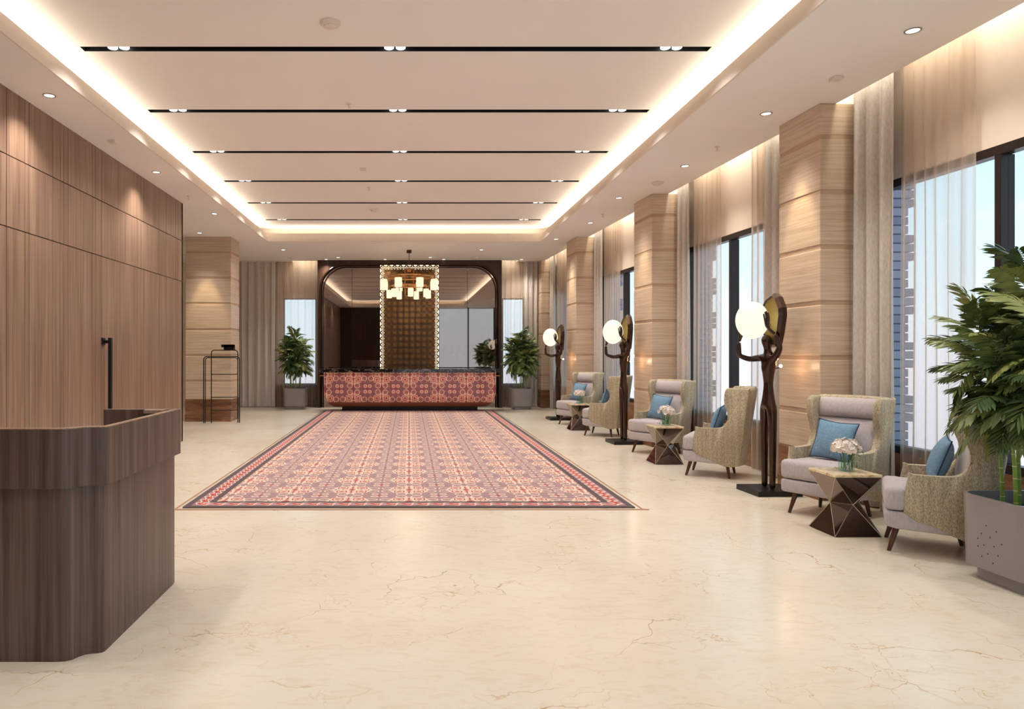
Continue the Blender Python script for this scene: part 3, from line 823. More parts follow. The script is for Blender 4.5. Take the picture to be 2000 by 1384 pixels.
# ------------------------------------------------------------------ reception desk
dk = thing('reception_desk', 'long reception desk with ornate red tile front and black marble top', 'desk', (0.02, 18.3, 0))
HW = 2.21
def front_profile(z):                    # how far the face is drawn back at height z
    if z > 0.42: return 0.0
    t_ = (0.42 - z) / 0.32
    return 0.26 * (1 - math.sqrt(max(0, 1 - min(1, t_) ** 2)))
def half_width(z):
    if z > 0.52: return HW
    t_ = (0.52 - z) / 0.44
    return HW - 0.36 * (1 - math.sqrt(max(0, 1 - min(1, t_) ** 2)))
def desk_skin(zs):
    m = MB(); vs = []; n = 13
    for z in zs:
        hw = half_width(z); yo = front_profile(z)
        row = [(-hw, 0.75, z), (-hw, 0.12 + yo, z), (-hw + 0.03, 0.02 + yo, z), (-hw + 0.08, yo, z)]
        row += [(-hw + 0.08 + (2 * hw - 0.16) * i / 12, yo, z) for i in range(1, 12)]
        row += [(hw - 0.08, yo, z), (hw - 0.03, 0.02 + yo, z), (hw, 0.12 + yo, z), (hw, 0.75, z)]
        vs.append(row)
    c = len(vs[0]); fs = []
    for r_ in range(len(vs) - 1):
        for i in range(c - 1): fs.append((r_ * c + i, r_ * c + i + 1, (r_ + 1) * c + i + 1, (r_ + 1) * c + i))
        fs.append((r_ * c + c - 1, r_ * c, (r_ + 1) * c, (r_ + 1) * c + c - 1))
    fs.append(tuple(range(c))); fs.append(tuple((len(vs) - 1) * c + i for i in range(c)))
    return m.add([p for r_ in vs for p in r_], fs)
desk_skin([0.24 + (1.005 - 0.24) * i / 16 for i in range(17)]).build('tiled_front', 'ornate', dk, smooth=True)
desk_skin([0.115 + 0.125 * i / 8 for i in range(9)]).build('curved_underside', plain('copper_brown', lin(150, 92, 70), 0.35, 0.2), dk, smooth=True)
MB().box(-HW + 0.45, HW - 0.45, 0.32, 0.70, 0, 0.115).build('kick_plinth', 'black', dk)
MB().box(-HW - 0.10, HW + 0.10, -0.05, 0.85, 1.005, 1.095).build('countertop', 'blackmarble', dk, bevel=0.008)
for sx in (-1, 1):
    MB().box(sx * (HW + 0.04) - 0.08, sx * (HW + 0.04) + 0.08, 0.25, 0.30, 0.90, 0.925).build('side_rail', 'brass', dk)

# ------------------------------------------------------------------ chandelier
ch = thing('chandelier', 'brass chandelier with two tiers of glowing cylinder shades over the desk', 'chandelier', (0, 17.72, 0))
MB().lathe([(0.0, ZC - 0.07), (0.062, ZC - 0.07), (0.062, ZC - 0.001)], 20).build('canopy', 'bronze', ch, smooth=True)
MB().tube([(0, 0, 3.50), (0, 0, ZC - 0.06)], 0.009, 8).build('rod', 'bronze', ch)
m = MB(); 
for a_ in (-0.11, 0.10): m.box(a_, a_ + 0.022, -0.011, 0.011, 2.90, 3.58)
m.box(-0.11, 0.122, -0.011, 0.011, 3.56, 3.58); m.box(-0.11, 0.122, -0.011, 0.011, 2.90, 2.92); m.box(-0.05, 0.05, -0.02, 0.02, 3.5, 3.56)
m.build('centre_frame', 'brass', ch)
def ring_path(r, z, n=40): return [(r * math.cos(2 * PI * i / n), r * math.sin(2 * PI * i / n), z) for i in range(n)]
MB().tube(ring_path(0.60, 3.38), 0.02, 8, True).build('hoop', 'brass', ch, smooth=True)
MB().tube(ring_path(0.42, 3.16), 0.015, 8, True).build('hoop', 'brass', ch, smooth=True)
shade_me = MB().lathe([(0.0, -0.11), (0.082, -0.11), (0.088, -0.10), (0.088, 0.10), (0.080, 0.11), (0.0, 0.112)], 20).mesh('shade', 'shade', smooth=True)
shade_s = MB().lathe([(0.0, -0.10), (0.062, -0.10), (0.067, -0.09), (0.067, 0.09), (0.06, 0.10), (0.0, 0.102)], 20).mesh('shade', 'shade', smooth=True)
def tier(n, r, z, a0, me, hz, hr):
    for i in range(n):
        a = a0 + 2 * PI * i / n; c, s_ = math.cos(a), math.sin(a)
        obj('shade', me, ch, (r * c, r * s_, z))
        m = MB().tube([(0, 0, hz), (hr * c, hr * s_, hz)], 0.011, 6)
        m.tube([(hr * c, hr * s_, hz), (r * c, r * s_, hz), (r * c, r * s_, z + 0.11)], 0.010, 6)
        m.build('arm', 'brass', ch)
tier(8, 0.67, 3.19, PI / 8, shade_me, 3.38, 0.60)
tier(7, 0.50, 2.96, 0.3, shade_s, 3.16, 0.42)
d = bpy.data.lights.new('chandelier_glow', 'POINT'); d.energy = 8; d.color = (1, 0.82, 0.55); d.shadow_soft_size = 0.4
lo = bpy.data.objects.new('chandelier_glow', d); COL.objects.link(lo); lo.location = (0, 0, 2.7); lo.parent = ch

# ------------------------------------------------------------------ downlights, detectors, sprinklers
ring_me = MB().lathe([(0.046, 0.0), (0.050, -0.006), (0.060, -0.006), (0.062, 0.0)], 24).mesh('trim_ring', plain('grey_ring', lin(150, 132, 124), 0.5), smooth=True)
len_me = MB().lathe([(0.0, -0.003), (0.047, -0.003), (0.047, 0.0)], 24).mesh('lens', 'lens', smooth=True)
DL = [(-3.55, 3.0, 'on the left soffit above the concierge desk', 1), (4.0, 2.6, 'on the right soffit above the big palm', 1), (-3.55, 5.81, 'beside the veneer wall nearest the viewer', 1), (-3.55, 8.27, 'second along the veneer wall', 1), (-3.55, 10.74, 'just past the end of the veneer wall', 1),  # first two are out of view, added to brighten the near soffits and floor
      (-4.43, 12.45, 'washing the left column', 2), (-3.10, 14.5, 'left of the tray end, before the far drapes', 1),
      (-1.885, 15.65, 'over the left part of the desk', 1), (0.565, 15.65, 'just right of the chandelier rod', 1), (1.78, 14.5, 'over the far soffit, right of the chandelier', 1),
      (-2.25, 15.98, 'at the portal top left corner', 1), (-0.65, 15.98, 'at the portal top left of the fretwork', 1), (0.94, 15.98, 'at the portal top right of the fretwork', 1), (3.05, 15.98, 'before the far right drape', 1),
      (3.97, 4.64, 'nearest on the right soffit', 1), (3.79, 6.25, 'beside the nearest right column', 2), (3.75, 8.0, 'between the first and second right columns', 1),
      (3.44, 9.65, 'beside the second right column', 2), (3.54, 11.5, 'between the second and third right columns', 1), (3.28, 13.15, 'beside the third right column', 2)]
for x, v_, w_, kd in DL:
    t = thing('downlight', 'small round recessed downlight ' + w_, 'ceiling light', (x, v_ * K, ZC), 0, 'soffit downlights')
    obj('trim_ring', ring_me, t); obj('lens', len_me, t)
    d = bpy.data.lights.new('down_spot', 'SPOT'); d.color = (1.0, 0.95, 0.86); d.shadow_soft_size = 0.06
    d.energy = 105 if kd == 1 else 70; d.spot_size = R(118 if kd == 1 else 80); d.spot_blend = 1.0
    lo = bpy.data.objects.new('down_spot', d); COL.objects.link(lo); lo.parent = t; lo.location = (0, 0, -0.02)
    if kd == 2:
        d2 = bpy.data.lights.new('wash_spot', 'SPOT'); d2.color = (1.0, 0.80, 0.45); d2.shadow_soft_size = 0.02
        d2.energy = 70; d2.spot_size = R(34); d2.spot_blend = 0.6
        l2 = bpy.data.objects.new('wash_spot', d2); COL.objects.link(l2); l2.parent = t; l2.location = (0, 0, -0.02)
        if x > 0: l2.rotation_euler = (0, R(-12), 0)
        else: l2.rotation_euler = (R(14), 0, 0)
det = MB().lathe([(0.092, 0.0), (0.092, -0.015), (0.082, -0.028), (0.056, -0.030), (0.054, -0.040), (0.045, -0.046), (0.0, -0.046)], 28).mesh('smoke_detector', 'white', smooth=True)
for x, y, z, w_ in ((-0.687, 5.13 * K, ZU, 'in the ceiling tray before the nearest slot'), (3.70, 8.77 * K, ZC, 'on the right soffit before the second column'),
                    (-0.70, 11.8 * K, ZU, 'far along the tray near the fifth slot'), (-3.1, 15.7 * K, ZC, 'on the far soffit left of the portal'), (1.75, 15.7 * K, ZC, 'on the far soffit right of the chandelier')):
    tag(obj('smoke_detector', det, None, (x, y, z)), 'round off-white smoke detector ' + w_, 'smoke detector', 'smoke detectors')
sen = MB().box(-0.045, 0.045, -0.045, 0.045, -0.028, 0).box(-0.02, 0.02, -0.02, 0.02, -0.036, -0.028).mesh('motion_sensor', 'white', bevel=0.006)
for x, y, z, w_ in ((3.94, 5.43 * K, ZC, 'on the right soffit before the nearest column'), (-3.55, 7.05 * K, ZC, 'on the left soffit above the veneer wall'), (-0.72, 9.2 * K, ZU, 'in the middle of the tray past the third slot')):
    tag(obj('motion_sensor', sen, None, (x, y, z)), 'small square white ceiling sensor ' + w_, 'sensor', 'ceiling sensors')
spr = MB().lathe([(0.028, 0.0), (0.026, -0.008), (0.008, -0.010), (0.008, -0.045), (0.022, -0.048), (0.022, -0.052), (0.0, -0.053)], 14).mesh('sprinkler', 'white', smooth=True)
for x, y, z, w_ in ((-0.69, 6.8 * K, ZU, 'just before the second slot'), (-0.70, 10.25 * K, ZU, 'between the fourth and fifth slots'), (3.80, 6.6 * 1.1 * K, ZC, 'on the right soffit past the nearest column'),
                    (3.55, 10.8 * K, ZC, 'on the right soffit past the second column'), (-3.57, 9.54 * K, ZC, 'on the left soffit near the veneer wall end')):
    tag(obj('sprinkler', spr, None, (x, y, z)), 'small white ceiling sprinkler head ' + w_, 'sprinkler', 'ceiling sprinklers')

# ------------------------------------------------------------------ concierge desk in the left foreground
FY, BY, SXR = 3.482, 4.655, -1.53        # front face, far return, right side
hd = thing('concierge_desk', 'dark oak concierge desk with fluted corner in the left foreground', 'desk', (0, 0, 0))
def desk_outline(off):
    p = [(-2.9, FY - off), (-1.72 , FY - off)]
    # S-shaped flute at the corner
    p += [(-1.675, FY - off + 0.004), (-1.648 + off * 0.3, FY - off + 0.022), (-1.632 + off * 0.4, FY - off + 0.058), (-1.612 + off * 0.5, FY - off + 0.083),
          (-1.585 + off * 0.6, FY - off + 0.095), (-1.558 + off * 0.8, FY - off + 0.100), (-1.538 + off * 0.9, FY - off + 0.108), (SXR + off, FY - off + 0.128)]
    p += [(SXR + off, BY + off)]
    return p
def wall_band(outer, inner_t, z0, z1):
    m = MB(); n = len(outer)
    inn = [(-2.9, outer[0][1] + inner_t), (-1.72, outer[0][1] + inner_t)]
    for i in range(2, n - 1): inn.append((min(outer[i][0] - inner_t, SXR - inner_t + 0.035 if False else outer[-1][0] - inner_t), outer[i][1] + inner_t))
    inn.append((outer[-1][0] - inner_t, outer[-1][1] - inner_t))
    inn[2:-1] = [(min(a_, outer[-1][0] - inner_t), max(b_, outer[0][1] + inner_t)) for a_, b_ in inn[2:-1]]
    vs = [(x, y, z) for z in (z0, z1) for x, y in outer] + [(x, y, z) for z in (z0, z1) for x, y in inn]
    fs = []
    for i in range(n - 1):
        fs.append((i, i + 1, n + i + 1, n + i))
        fs.append((2 * n + i, 3 * n + i, 3 * n + i + 1, 2 * n + i + 1))
        fs.append((n + i, n + i + 1, 3 * n + i + 1, 3 * n + i))
        fs.append((i, 2 * n + i, 2 * n + i + 1, i + 1))
    fs.append((n - 1, 3 * n - 1, 4 * n - 1, 2 * n - 1)); fs.append((0, n, 3 * n, 2 * n))
    return m.add(vs, fs)
wall_band(desk_outline(0.0), 0.04, 0.0, 0.845).build('lower_panel', 'deskwood', hd, smooth=True, angle=50)
wall_band(desk_outline(0.035), 0.05, 0.845, 1.132).build('upper_band', 'deskwood', hd, smooth=True, angle=50)
wall_band(desk_outline(0.036), 0.03, 1.132, 1.137).build('rim_edge', 'rimwood', hd)
MB().box(-1.97, SXR - 0.005, BY - 0.035, BY + 0.035, 0.0, 1.135).build('return_panel', 'deskwood', hd)
MB().box(-2.9, -1.74, FY + 0.06, BY - 0.05, 0.72, 0.75).build('work_surface', 'deskwood', hd)
MB().box(-1.68, -1.56, BY - 0.12, BY - 0.03, 1.118, 1.138).build('corner_shelf', 'rimwood', hd)

# ------------------------------------------------------------------ black rack by the left column
rk = thing('luggage_rack', 'slim black tube rack with a small box on top beside the left column', 'rack', (0, 15.35, 0))
def hoop(x0, x1, z, r, y, y2=None):
    y2 = y if y2 is None else y2; p = [(x0, y, 0)]
    for i in range(7): a = PI - i * PI / 12; p.append((x0 + r + r * math.cos(a), y, z - r + r * math.sin(a)))
    for i in range(7): a = PI / 2 - i * PI / 12; p.append((x1 - r + r * math.cos(a), y2, z - r + r * math.sin(a)))
    p.append((x1, y2, 0)); return p
def px2(x, Y=15.35): return (x - 799) * Y / F
def pz2(y, Y=15.35): return EYE - (y - 690) * Y / F
MB().tube(hoop(px2(397.8), px2(465.6), pz2(697), 0.07, 0.0, 0.10), 0.011, 8).build('outer_hoop', 'black', rk, smooth=True)
MB().tube(hoop(px2(401.0), px2(466.0, 15.6), pz2(699.3), 0.06, 0.0, 0.18), 0.010, 8).build('outer_hoop', 'black', rk, smooth=True)
MB().tube(hoop(px2(412.7), px2(462.2), pz2(684.5), 0.07, 0.0, 0.10), 0.011, 8).build('inner_hoop', 'black', rk, smooth=True)
for yy in (731.8, 776.6, 801.8):
    z = pz2(yy); MB().tube([(px2(412.7), 0, z), (px2(453), 0, z), (px2(462), 0.12, z)], 0.009, 8).build('crossbar', 'black', rk)
m = MB().box(px2(438.5), px2(457.5), -0.07, 0.07, pz2(684), pz2(673.5)); m.box(px2(433.6), px2(457.5), -0.07, 0.07, pz2(679), pz2(673.5))
m.build('tray_box', 'black', rk, bevel=0.004)

# ------------------------------------------------------------------ wingback armchair
def rbox(x0, x1, y0, y1, z0, z1, bev, name, mat, parent, seg=4, puff=0.0):
    return MB().box(x0, x1, y0, y1, z0, z1).build(name, mat, parent, bevel=bev, bseg=seg, smooth=True, angle=60)
def cat(poly, k=3):                       # smooth closed outline
    n = len(poly); o = []
    for i in range(n):
        p0, p1, p2, p3 = poly[i - 1], poly[i], poly[(i + 1) % n], poly[(i + 2) % n]
        for j in range(k):
            t_ = j / k
            o.append(tuple(0.5 * ((2 * p1[q]) + (-p0[q] + p2[q]) * t_ + (2 * p0[q] - 5 * p1[q] + 4 * p2[q] - p3[q]) * t_ ** 2 + (-p0[q] + 3 * p1[q] - 3 * p2[q] + p3[q]) * t_ ** 3) for q in (0, 1)))
    return o
CHAIRG = 'wingback armchairs along the windows'
def make_chair():
    t = thing('armchair', '', 'armchair', (0, 0, 0), 0, CHAIRG)
    side = [(-0.155, 0.31), (-0.128, 0.585), (-0.115, 0.60), (0.05, 0.60), (0.15, 0.612), (0.205, 0.65), (0.240, 0.73), (0.235, 0.82), (0.205, 0.90), (0.20, 0.99), (0.215, 1.06),
            (0.25, 1.085), (0.36, 1.085), (0.455, 1.08), (0.475, 1.05), (0.42, 0.62), (0.37, 0.22), (0.34, 0.165), (0.20, 0.15), (0.03, 0.225)]
    sm = cat(side, 2)
    for sx in (-1, 1):
        xi, xo = 0.262, 0.322
        vs = []; n = len(sm)
        for lay in (0, 1, 2, 3):
            for y, z in sm:
                fl = 0.02 * max(0, (z - 0.6) / 0.5)
                cx_, cz_ = 0.2, 0.6
                ins = 0.018 if lay in (0, 3) else 0.0
                dv = Vector((y - cx_, z - cz_)); L = max(dv.length, 1e-5)
                # pull towards the outline's inside a little on both faces, a soft edge
                yy = y - dv.x / L * ins; zz = z - dv.y / L * ins
                xx = {0: xi, 1: xi + 0.018, 2: xo - 0.018, 3: xo}[lay]
                vs.append((sx * (xx + fl), yy, zz))
        fs = [tuple(range(n)), tuple(range(3 * n, 4 * n))]
        for l in range(3):
            for i in range(n): fs.append((l * n + i, l * n + (i + 1) % n, (l + 1) * n + (i + 1) % n, (l + 1) * n + i))
        MB().add(vs, fs).build('side_wing', 'tweed', t, smooth=True, angle=60)
    bk = [(0.33, 0.17), (0.40, 0.62), (0.46, 1.08), (0.40, 1.095), (0.345, 1.07), (0.30, 0.62), (0.25, 0.2)]
    # outer back shell, bowed across its width
    vs = []; seg = 10; pr = [(0.355, 0.165), (0.385, 0.40), (0.42, 0.65), (0.455, 0.90), (0.478, 1.05), (0.46, 1.085), (0.40, 1.09), (0.37, 1.07), (0.33, 0.85), (0.30, 0.55), (0.28, 0.2)]
    for i in range(seg + 1):
        u = -1 + 2 * i / seg; bow = 0.045 * (1 - u * u)
        for k_, (y, z) in enumerate(pr):
            w_ = 0.30 + 0.02 * max(0, (z - 0.6) / 0.5)
            vs.append((u * w_, y + (bow if k_ < 6 else 0), z + 0.008 * (1 - u * u) * (z > 1)))
    n = len(pr); fs = [tuple(range(n)), tuple(seg * n + k_ for k_ in range(n))]
    for i in range(seg):
        for k_ in range(n): fs.append((i * n + k_, i * n + (k_ + 1) % n, (i + 1) * n + (k_ + 1) % n, (i + 1) * n + k_))
    MB().add(vs, fs).build('back_shell', 'tweed', t, smooth=True, angle=60)
    # inner back: two soft pads
    def pad(z0, z1, y0, name, th=0.13, bul=0.03):
        vs = []; nx, nz_ = 12, 8
        for side_ in (0, 1):
            for i in range(nx + 1):
                for j in range(nz_ + 1):
                    u = -1 + 2 * i / nx; w_ = -1 + 2 * j / nz_
                    ed = (1 - abs(u) ** 6) * (1 - abs(w_) ** 5)
                    z = (z0 + z1) / 2 + w_ * (z1 - z0) / 2
                    lean = (z - 0.45) * 0.17
                    y = y0 + lean + (th if side_ else -(bul * (1 - w_ * w_) + 0.035 * (ed - 1) * -0 + 0.03 * ed))
                    vs.append((u * 0.272, y, z))
        c = (nx + 1) * (nz_ + 1); fs = []
        for s_ in (0, 1):
            for i in range(nx):
                for j in range(nz_):
                    q = s_ * c + i * (nz_ + 1) + j; fs.append((q, q + 1, q + nz_ + 2, q + nz_ + 1))
        for i in range(nx):
            for q0 in (i * (nz_ + 1), i * (nz_ + 1) + nz_): fs.append((q0, q0 + nz_ + 1, c + q0 + nz_ + 1, c + q0))
        for j in range(nz_):
            for q0 in (j, nx * (nz_ + 1) + j): fs.append((q0, q0 + 1, c + q0 + 1, c + q0))
        MB().add(vs, fs).build(name, 'grey_fabric', t, smooth=True, angle=70)
    pad(0.44, 0.885, 0.23, 'back_cushion'); pad(0.89, 1.072, 0.225, 'head_cushion', 0.12, 0.02)
    rbox(-0.262, 0.262, -0.20, 0.30, 0.315, 0.50, 0.035, 'seat_cushion', 'grey_fabric', t)
    rbox(-0.315, 0.315, -0.275, -0.13, 0.320, 0.498, 0.045, 'seat_cushion', 'grey_fabric', t)
    vs = []
    m = MB().prism([(-0.268, 0.20), (-0.274, 0.315), (0.33, 0.315), (0.33, 0.165), (-0.20, 0.185)], 'x', -0.305, 0.305)
    m.build('seat_base', 'grey_fabric', t, bevel=0.02, bseg=3, smooth=True)
    for sx in (-1, 1):
        for (y0, y1) in ((-0.19, -0.245), (0.21, 0.245)):
            MB().tube([(sx * 0.195, y0, 0.205), (sx * 0.215, (y0 + y1) / 2, 0.1), (sx * 0.232, y1, 0.0)], [0.024, 0.019, 0.013], 10).build('leg', 'leg', t, smooth=True)
    return t
def face(dx, dy): return math.atan2(dx, -dy)      # turn local -Y towards (dx, dy)
spots = [((3.90, 6.655), (-0.87, -0.49), 'nearest armchair facing the viewer, olive tweed wings and grey seat, behind the nearest table'),
         ((3.97, 5.51), (-0.85, 0.52), 'nearest armchair seen from its tweed side, partly behind the big potted palm'),
         ((3.71, 10.77), (-0.87, -0.49), 'middle armchair facing the viewer, against the second column'),
         ((3.73, 8.87), (-0.85, 0.52), 'middle armchair seen from the side, left of the nearest figure lamp'),
         ((3.49, 15.03), (-0.87, -0.49), 'farthest armchair facing the viewer, beside the farthest figure lamp'),
         ((3.52, 13.10), (-0.85, 0.52), 'farthest armchair seen from the side, behind the middle figure lamp')]
c0 = make_chair()
# cushion
def make_pillow():
    t = thing('cushion', '', 'cushion', (0, 0, 0), 0, 'blue cushions on the armchairs')
    n = 16; H = 0.19; vs = []
    def P(u, w_, s_):
        pin = 1 - 0.10 * (1 - abs(w_) ** 2) * 1.0
        pin2 = 1 - 0.10 * (1 - abs(u) ** 2)
        x = u * H * pin if abs(u) > 0 else 0; z = w_ * H * pin2
        th = 0.070 * ((1 - abs(u) ** 2.2) * (1 - abs(w_) ** 2.2)) ** 0.55
        return (x, s_ * th, z)
    for s_ in (-1, 1):
        for i in range(n + 1):
            for j in range(n + 1): vs.append(P(-1 + 2 * i / n, -1 + 2 * j / n, s_))
    c = (n + 1) ** 2; fs = []
    for s_ in (0, 1):
        for i in range(n):
            for j in range(n):
                q = s_ * c + i * (n + 1) + j
                fs.append((q, q + 1, q + n + 2, q + n + 1) if s_ else (q, q + n + 1, q + n + 2, q + 1))
    m = MB().add(vs, fs); me = m.mesh('cover', 'cushion', smooth=True, angle=180, fix=False)
    bm = bmesh.new(); bm.from_mesh(me); bmesh.ops.remove_doubles(bm, verts=bm.verts, dist=0.0005); bm.to_mesh(me); bm.free()
    obj('cover', me, t)
    rim = [P(-1 + 2 * i / n, -1, 1) for i in range(n)] + [P(1, -1 + 2 * i / n, 1) for i in range(n)] + [P(1 - 2 * i / n, 1, 1) for i in range(n)] + [P(-1, 1 - 2 * i / n, 1) for i in range(n)]
    MB().tube([(x, 0, z) for x, y, z in rim], 0.0045, 6, True).build('piping', 'navy', t, smooth=True)
    return t
p0 = make_pillow()
plab = ['blue cushion behind the white flowers on the nearest armchair', 'blue cushion on the nearest side-on armchair, beside the palm', 'blue cushion on the armchair before the second column',
        'blue cushion peeking over the arm of the middle side-on armchair', 'blue cushion on the farthest armchair facing the viewer', 'blue cushion on the farthest side-on armchair']
for i, (xy, fd, lab) in enumerate(spots):
    rz = face(*fd)
    if i == 0: c = c0; c.location = (xy[0], xy[1], 0); c.rotation_euler = (0, 0, rz); c['label'] = lab
    else: c = dup(c0, lab, (xy[0], xy[1], 0), rz)
    # cushion leans on the back pad
    Rm = Matrix.Rotation(rz, 4, 'Z')
    off = Rm @ Vector((-0.01, 0.09, 0.682))
    pr = Matrix.Rotation(rz, 4, 'Z') @ Matrix.Rotation(R(-18), 4, 'X') @ Matrix.Rotation(R(4), 4, 'Y')
    p = p0 if i == 0 else dup(p0, plab[i], (0, 0, 0))
    p['label'] = plab[i]; p.location = (xy[0] + off.x, xy[1] + off.y, off.z); p.rotation_euler = pr.to_euler()

# ------------------------------------------------------------------ faceted side tables with flowers
def make_table():
    t = thing('side_table', '', 'side table', (0, 0, 0), 0, 'faceted side tables')
    a, w, zb, zw, zt_ = 0.19, 0.118, 0.004, 0.25, 0.485
    base = [(-a, -a, zb), (a, -a, zb), (a, a, zb), (-a, a, zb)]
    wst = [(0, -w, zw), (w, 0, zw), (0, w, zw), (-w, 0, zw)]
    top = [(-a, -a, zt_), (a, -a, zt_), (a, a, zt_), (-a, a, zt_)]
    vs = base + wst + top; fs = [(3, 2, 1, 0), (8, 9, 10, 11)]
    for i in range(4):
        j = (i + 1) % 4
        fs += [(i, j, 4 + i), (j, 4 + j, 4 + i), (8 + i, 4 + i, 8 + j), (8 + j, 4 + i, 4 + j)]
    MB().add(vs, fs).build('faceted_base', 'chrome', t)
    m = MB()
    for i in range(4):
        j = (i + 1) % 4
        for p, q in ((base[i], wst[i]), (base[j], wst[i]), (top[i], wst[i]), (top[j], wst[i])): m.tube([p, q], 0.0028, 5)
        m.tube([wst[i], wst[j]], 0.0028, 5)
    m.build('edge_trim', 'edge', t)
    MB().box(-a - 0.004, a + 0.004, -a - 0.004, a + 0.004, 0.486, 0.508).build('table_top', 'tabletop', t, bevel=0.003)
    return t
def make_vase():
    t = thing('flower_vase', '', 'vase', (0, 0, 0), 0, 'flower vases on the side tables')
    MB().lathe([(0.0, 0.0), (0.056, 0.0), (0.062, 0.008), (0.062, 0.118), (0.058, 0.118), (0.058, 0.012), (0.0, 0.010)], 28).build('glass_vase', 'vaseglass', t, smooth=True)
    rnd = random.Random(5)
    m = MB()
    for i in range(18):
        a = rnd.random() * 2 * PI; r = 0.050 * math.sqrt(rnd.random()); b = a + rnd.uniform(-.5, .5)
        m.tube([(r * math.cos(a), r * math.sin(a), 0.012), (r * math.cos(b) * 1.0, r * math.sin(b), 0.11), (r * 1.7 * math.cos(b), r * 1.7 * math.sin(b), 0.19)], 0.0022, 4)
    o = m.build('stems', 'green', t); o['kind'] = 'stuff'
    # blossom heads: six-petal florets over a dome
    def floret(s_):
        m = MB()
        for k_ in range(6):
            a = k_ * PI / 3; c, q = math.cos(a), math.sin(a); c2, q2 = math.cos(a + PI / 2) * 0.45, math.sin(a + PI / 2) * 0.45
            m.add([(0, 0, 0), (s_ * (0.6 * c + c2), s_ * (0.6 * q + q2), s_ * 0.35), (s_ * c, s_ * q, s_ * 0.25), (s_ * (0.6 * c - c2), s_ * (0.6 * q - q2), s_ * 0.35)], [(0, 1, 2, 3)])
        m.lathe([(0.0, s_ * 0.05), (s_ * 0.16, s_ * 0.18), (0.0, s_ * 0.35)], 6)
        return m.mesh('blossom', 'petal', fix=False)
    fm = floret(0.029)
    N = 84
    for i in range(N):
        zz = 1 - (i + 0.5) / N * 1.25; ph = i * 2.39996
        rr_ = math.sqrt(max(0, 1 - zz * zz))
        R0 = 0.084 + rnd.uniform(-0.016, 0.012)
        n_ = Vector((rr_ * math.cos(ph), rr_ * math.sin(ph), zz))
        if n_.x > 0.35 and rnd.random() < 0.6: continue
        o = obj('blossom', fm, t, (n_.x * R0 * 1.12, n_.y * R0 * 1.12, 0.188 + n_.z * R0 * 0.82))
        n_ = (n_ + Vector((rnd.uniform(-.4, .4), rnd.uniform(-.4, .4), rnd.uniform(-.4, .4)))).normalized(); o.rotation_euler = n_.to_track_quat('Z', 'Y').to_euler()
    m = MB()
    for i in range(70):
        a = rnd.uniform(-1.2, 1.2) if i < 50 else rnd.random() * 2 * PI
        z = rnd.uniform(0.02, 0.25); r = rnd.uniform(0.066, 0.112)
        p = Vector((r * math.cos(a), r * math.sin(a), z)); L = rnd.uniform(0.02, 0.04)
        d = Vector((math.cos(a) + rnd.uniform(-.6, .6), math.sin(a) + rnd.uniform(-.6, .6), rnd.uniform(-1.2, .6))).normalized()
        s_ = d.cross(Vector((0, 0, 1))).normalized() * 0.008
        if (p + d * L).z < 0.003: continue
        m.add([p, p + d * L * .5 + s_, p + d * L, p + d * L * .5 - s_], [(0, 1, 2, 3)])
    o = m.build('foliage', 'green', t, fix=False); o['kind'] = 'stuff'
    return t
tabs = [((3.655, 6.02), 'faceted dark steel side table nearest the viewer', 'vase of white blossoms on the nearest side table'),
        ((3.50, 9.82), 'faceted steel side table between the middle armchairs', 'vase of white blossoms on the middle side table'),
        ((3.32, 14.05), 'faceted steel side table between the farthest armchairs', 'vase of white blossoms on the farthest side table')]
t0 = make_table(); v0 = make_vase()
for i, (xy, l1, l2) in enumerate(tabs):
    a = t0 if i == 0 else dup(t0, l1, (0, 0, 0)); a['label'] = l1; a.location = (xy[0], xy[1], 0); a.rotation_euler = (0, 0, 0)
    b = v0 if i == 0 else dup(v0, l2, (0, 0, 0)); b['label'] = l2; b.location = (xy[0] + 0.03, xy[1] + 0.02, 0.5085); b.rotation_euler = (0, 0, [0, PI, 0.6][i])

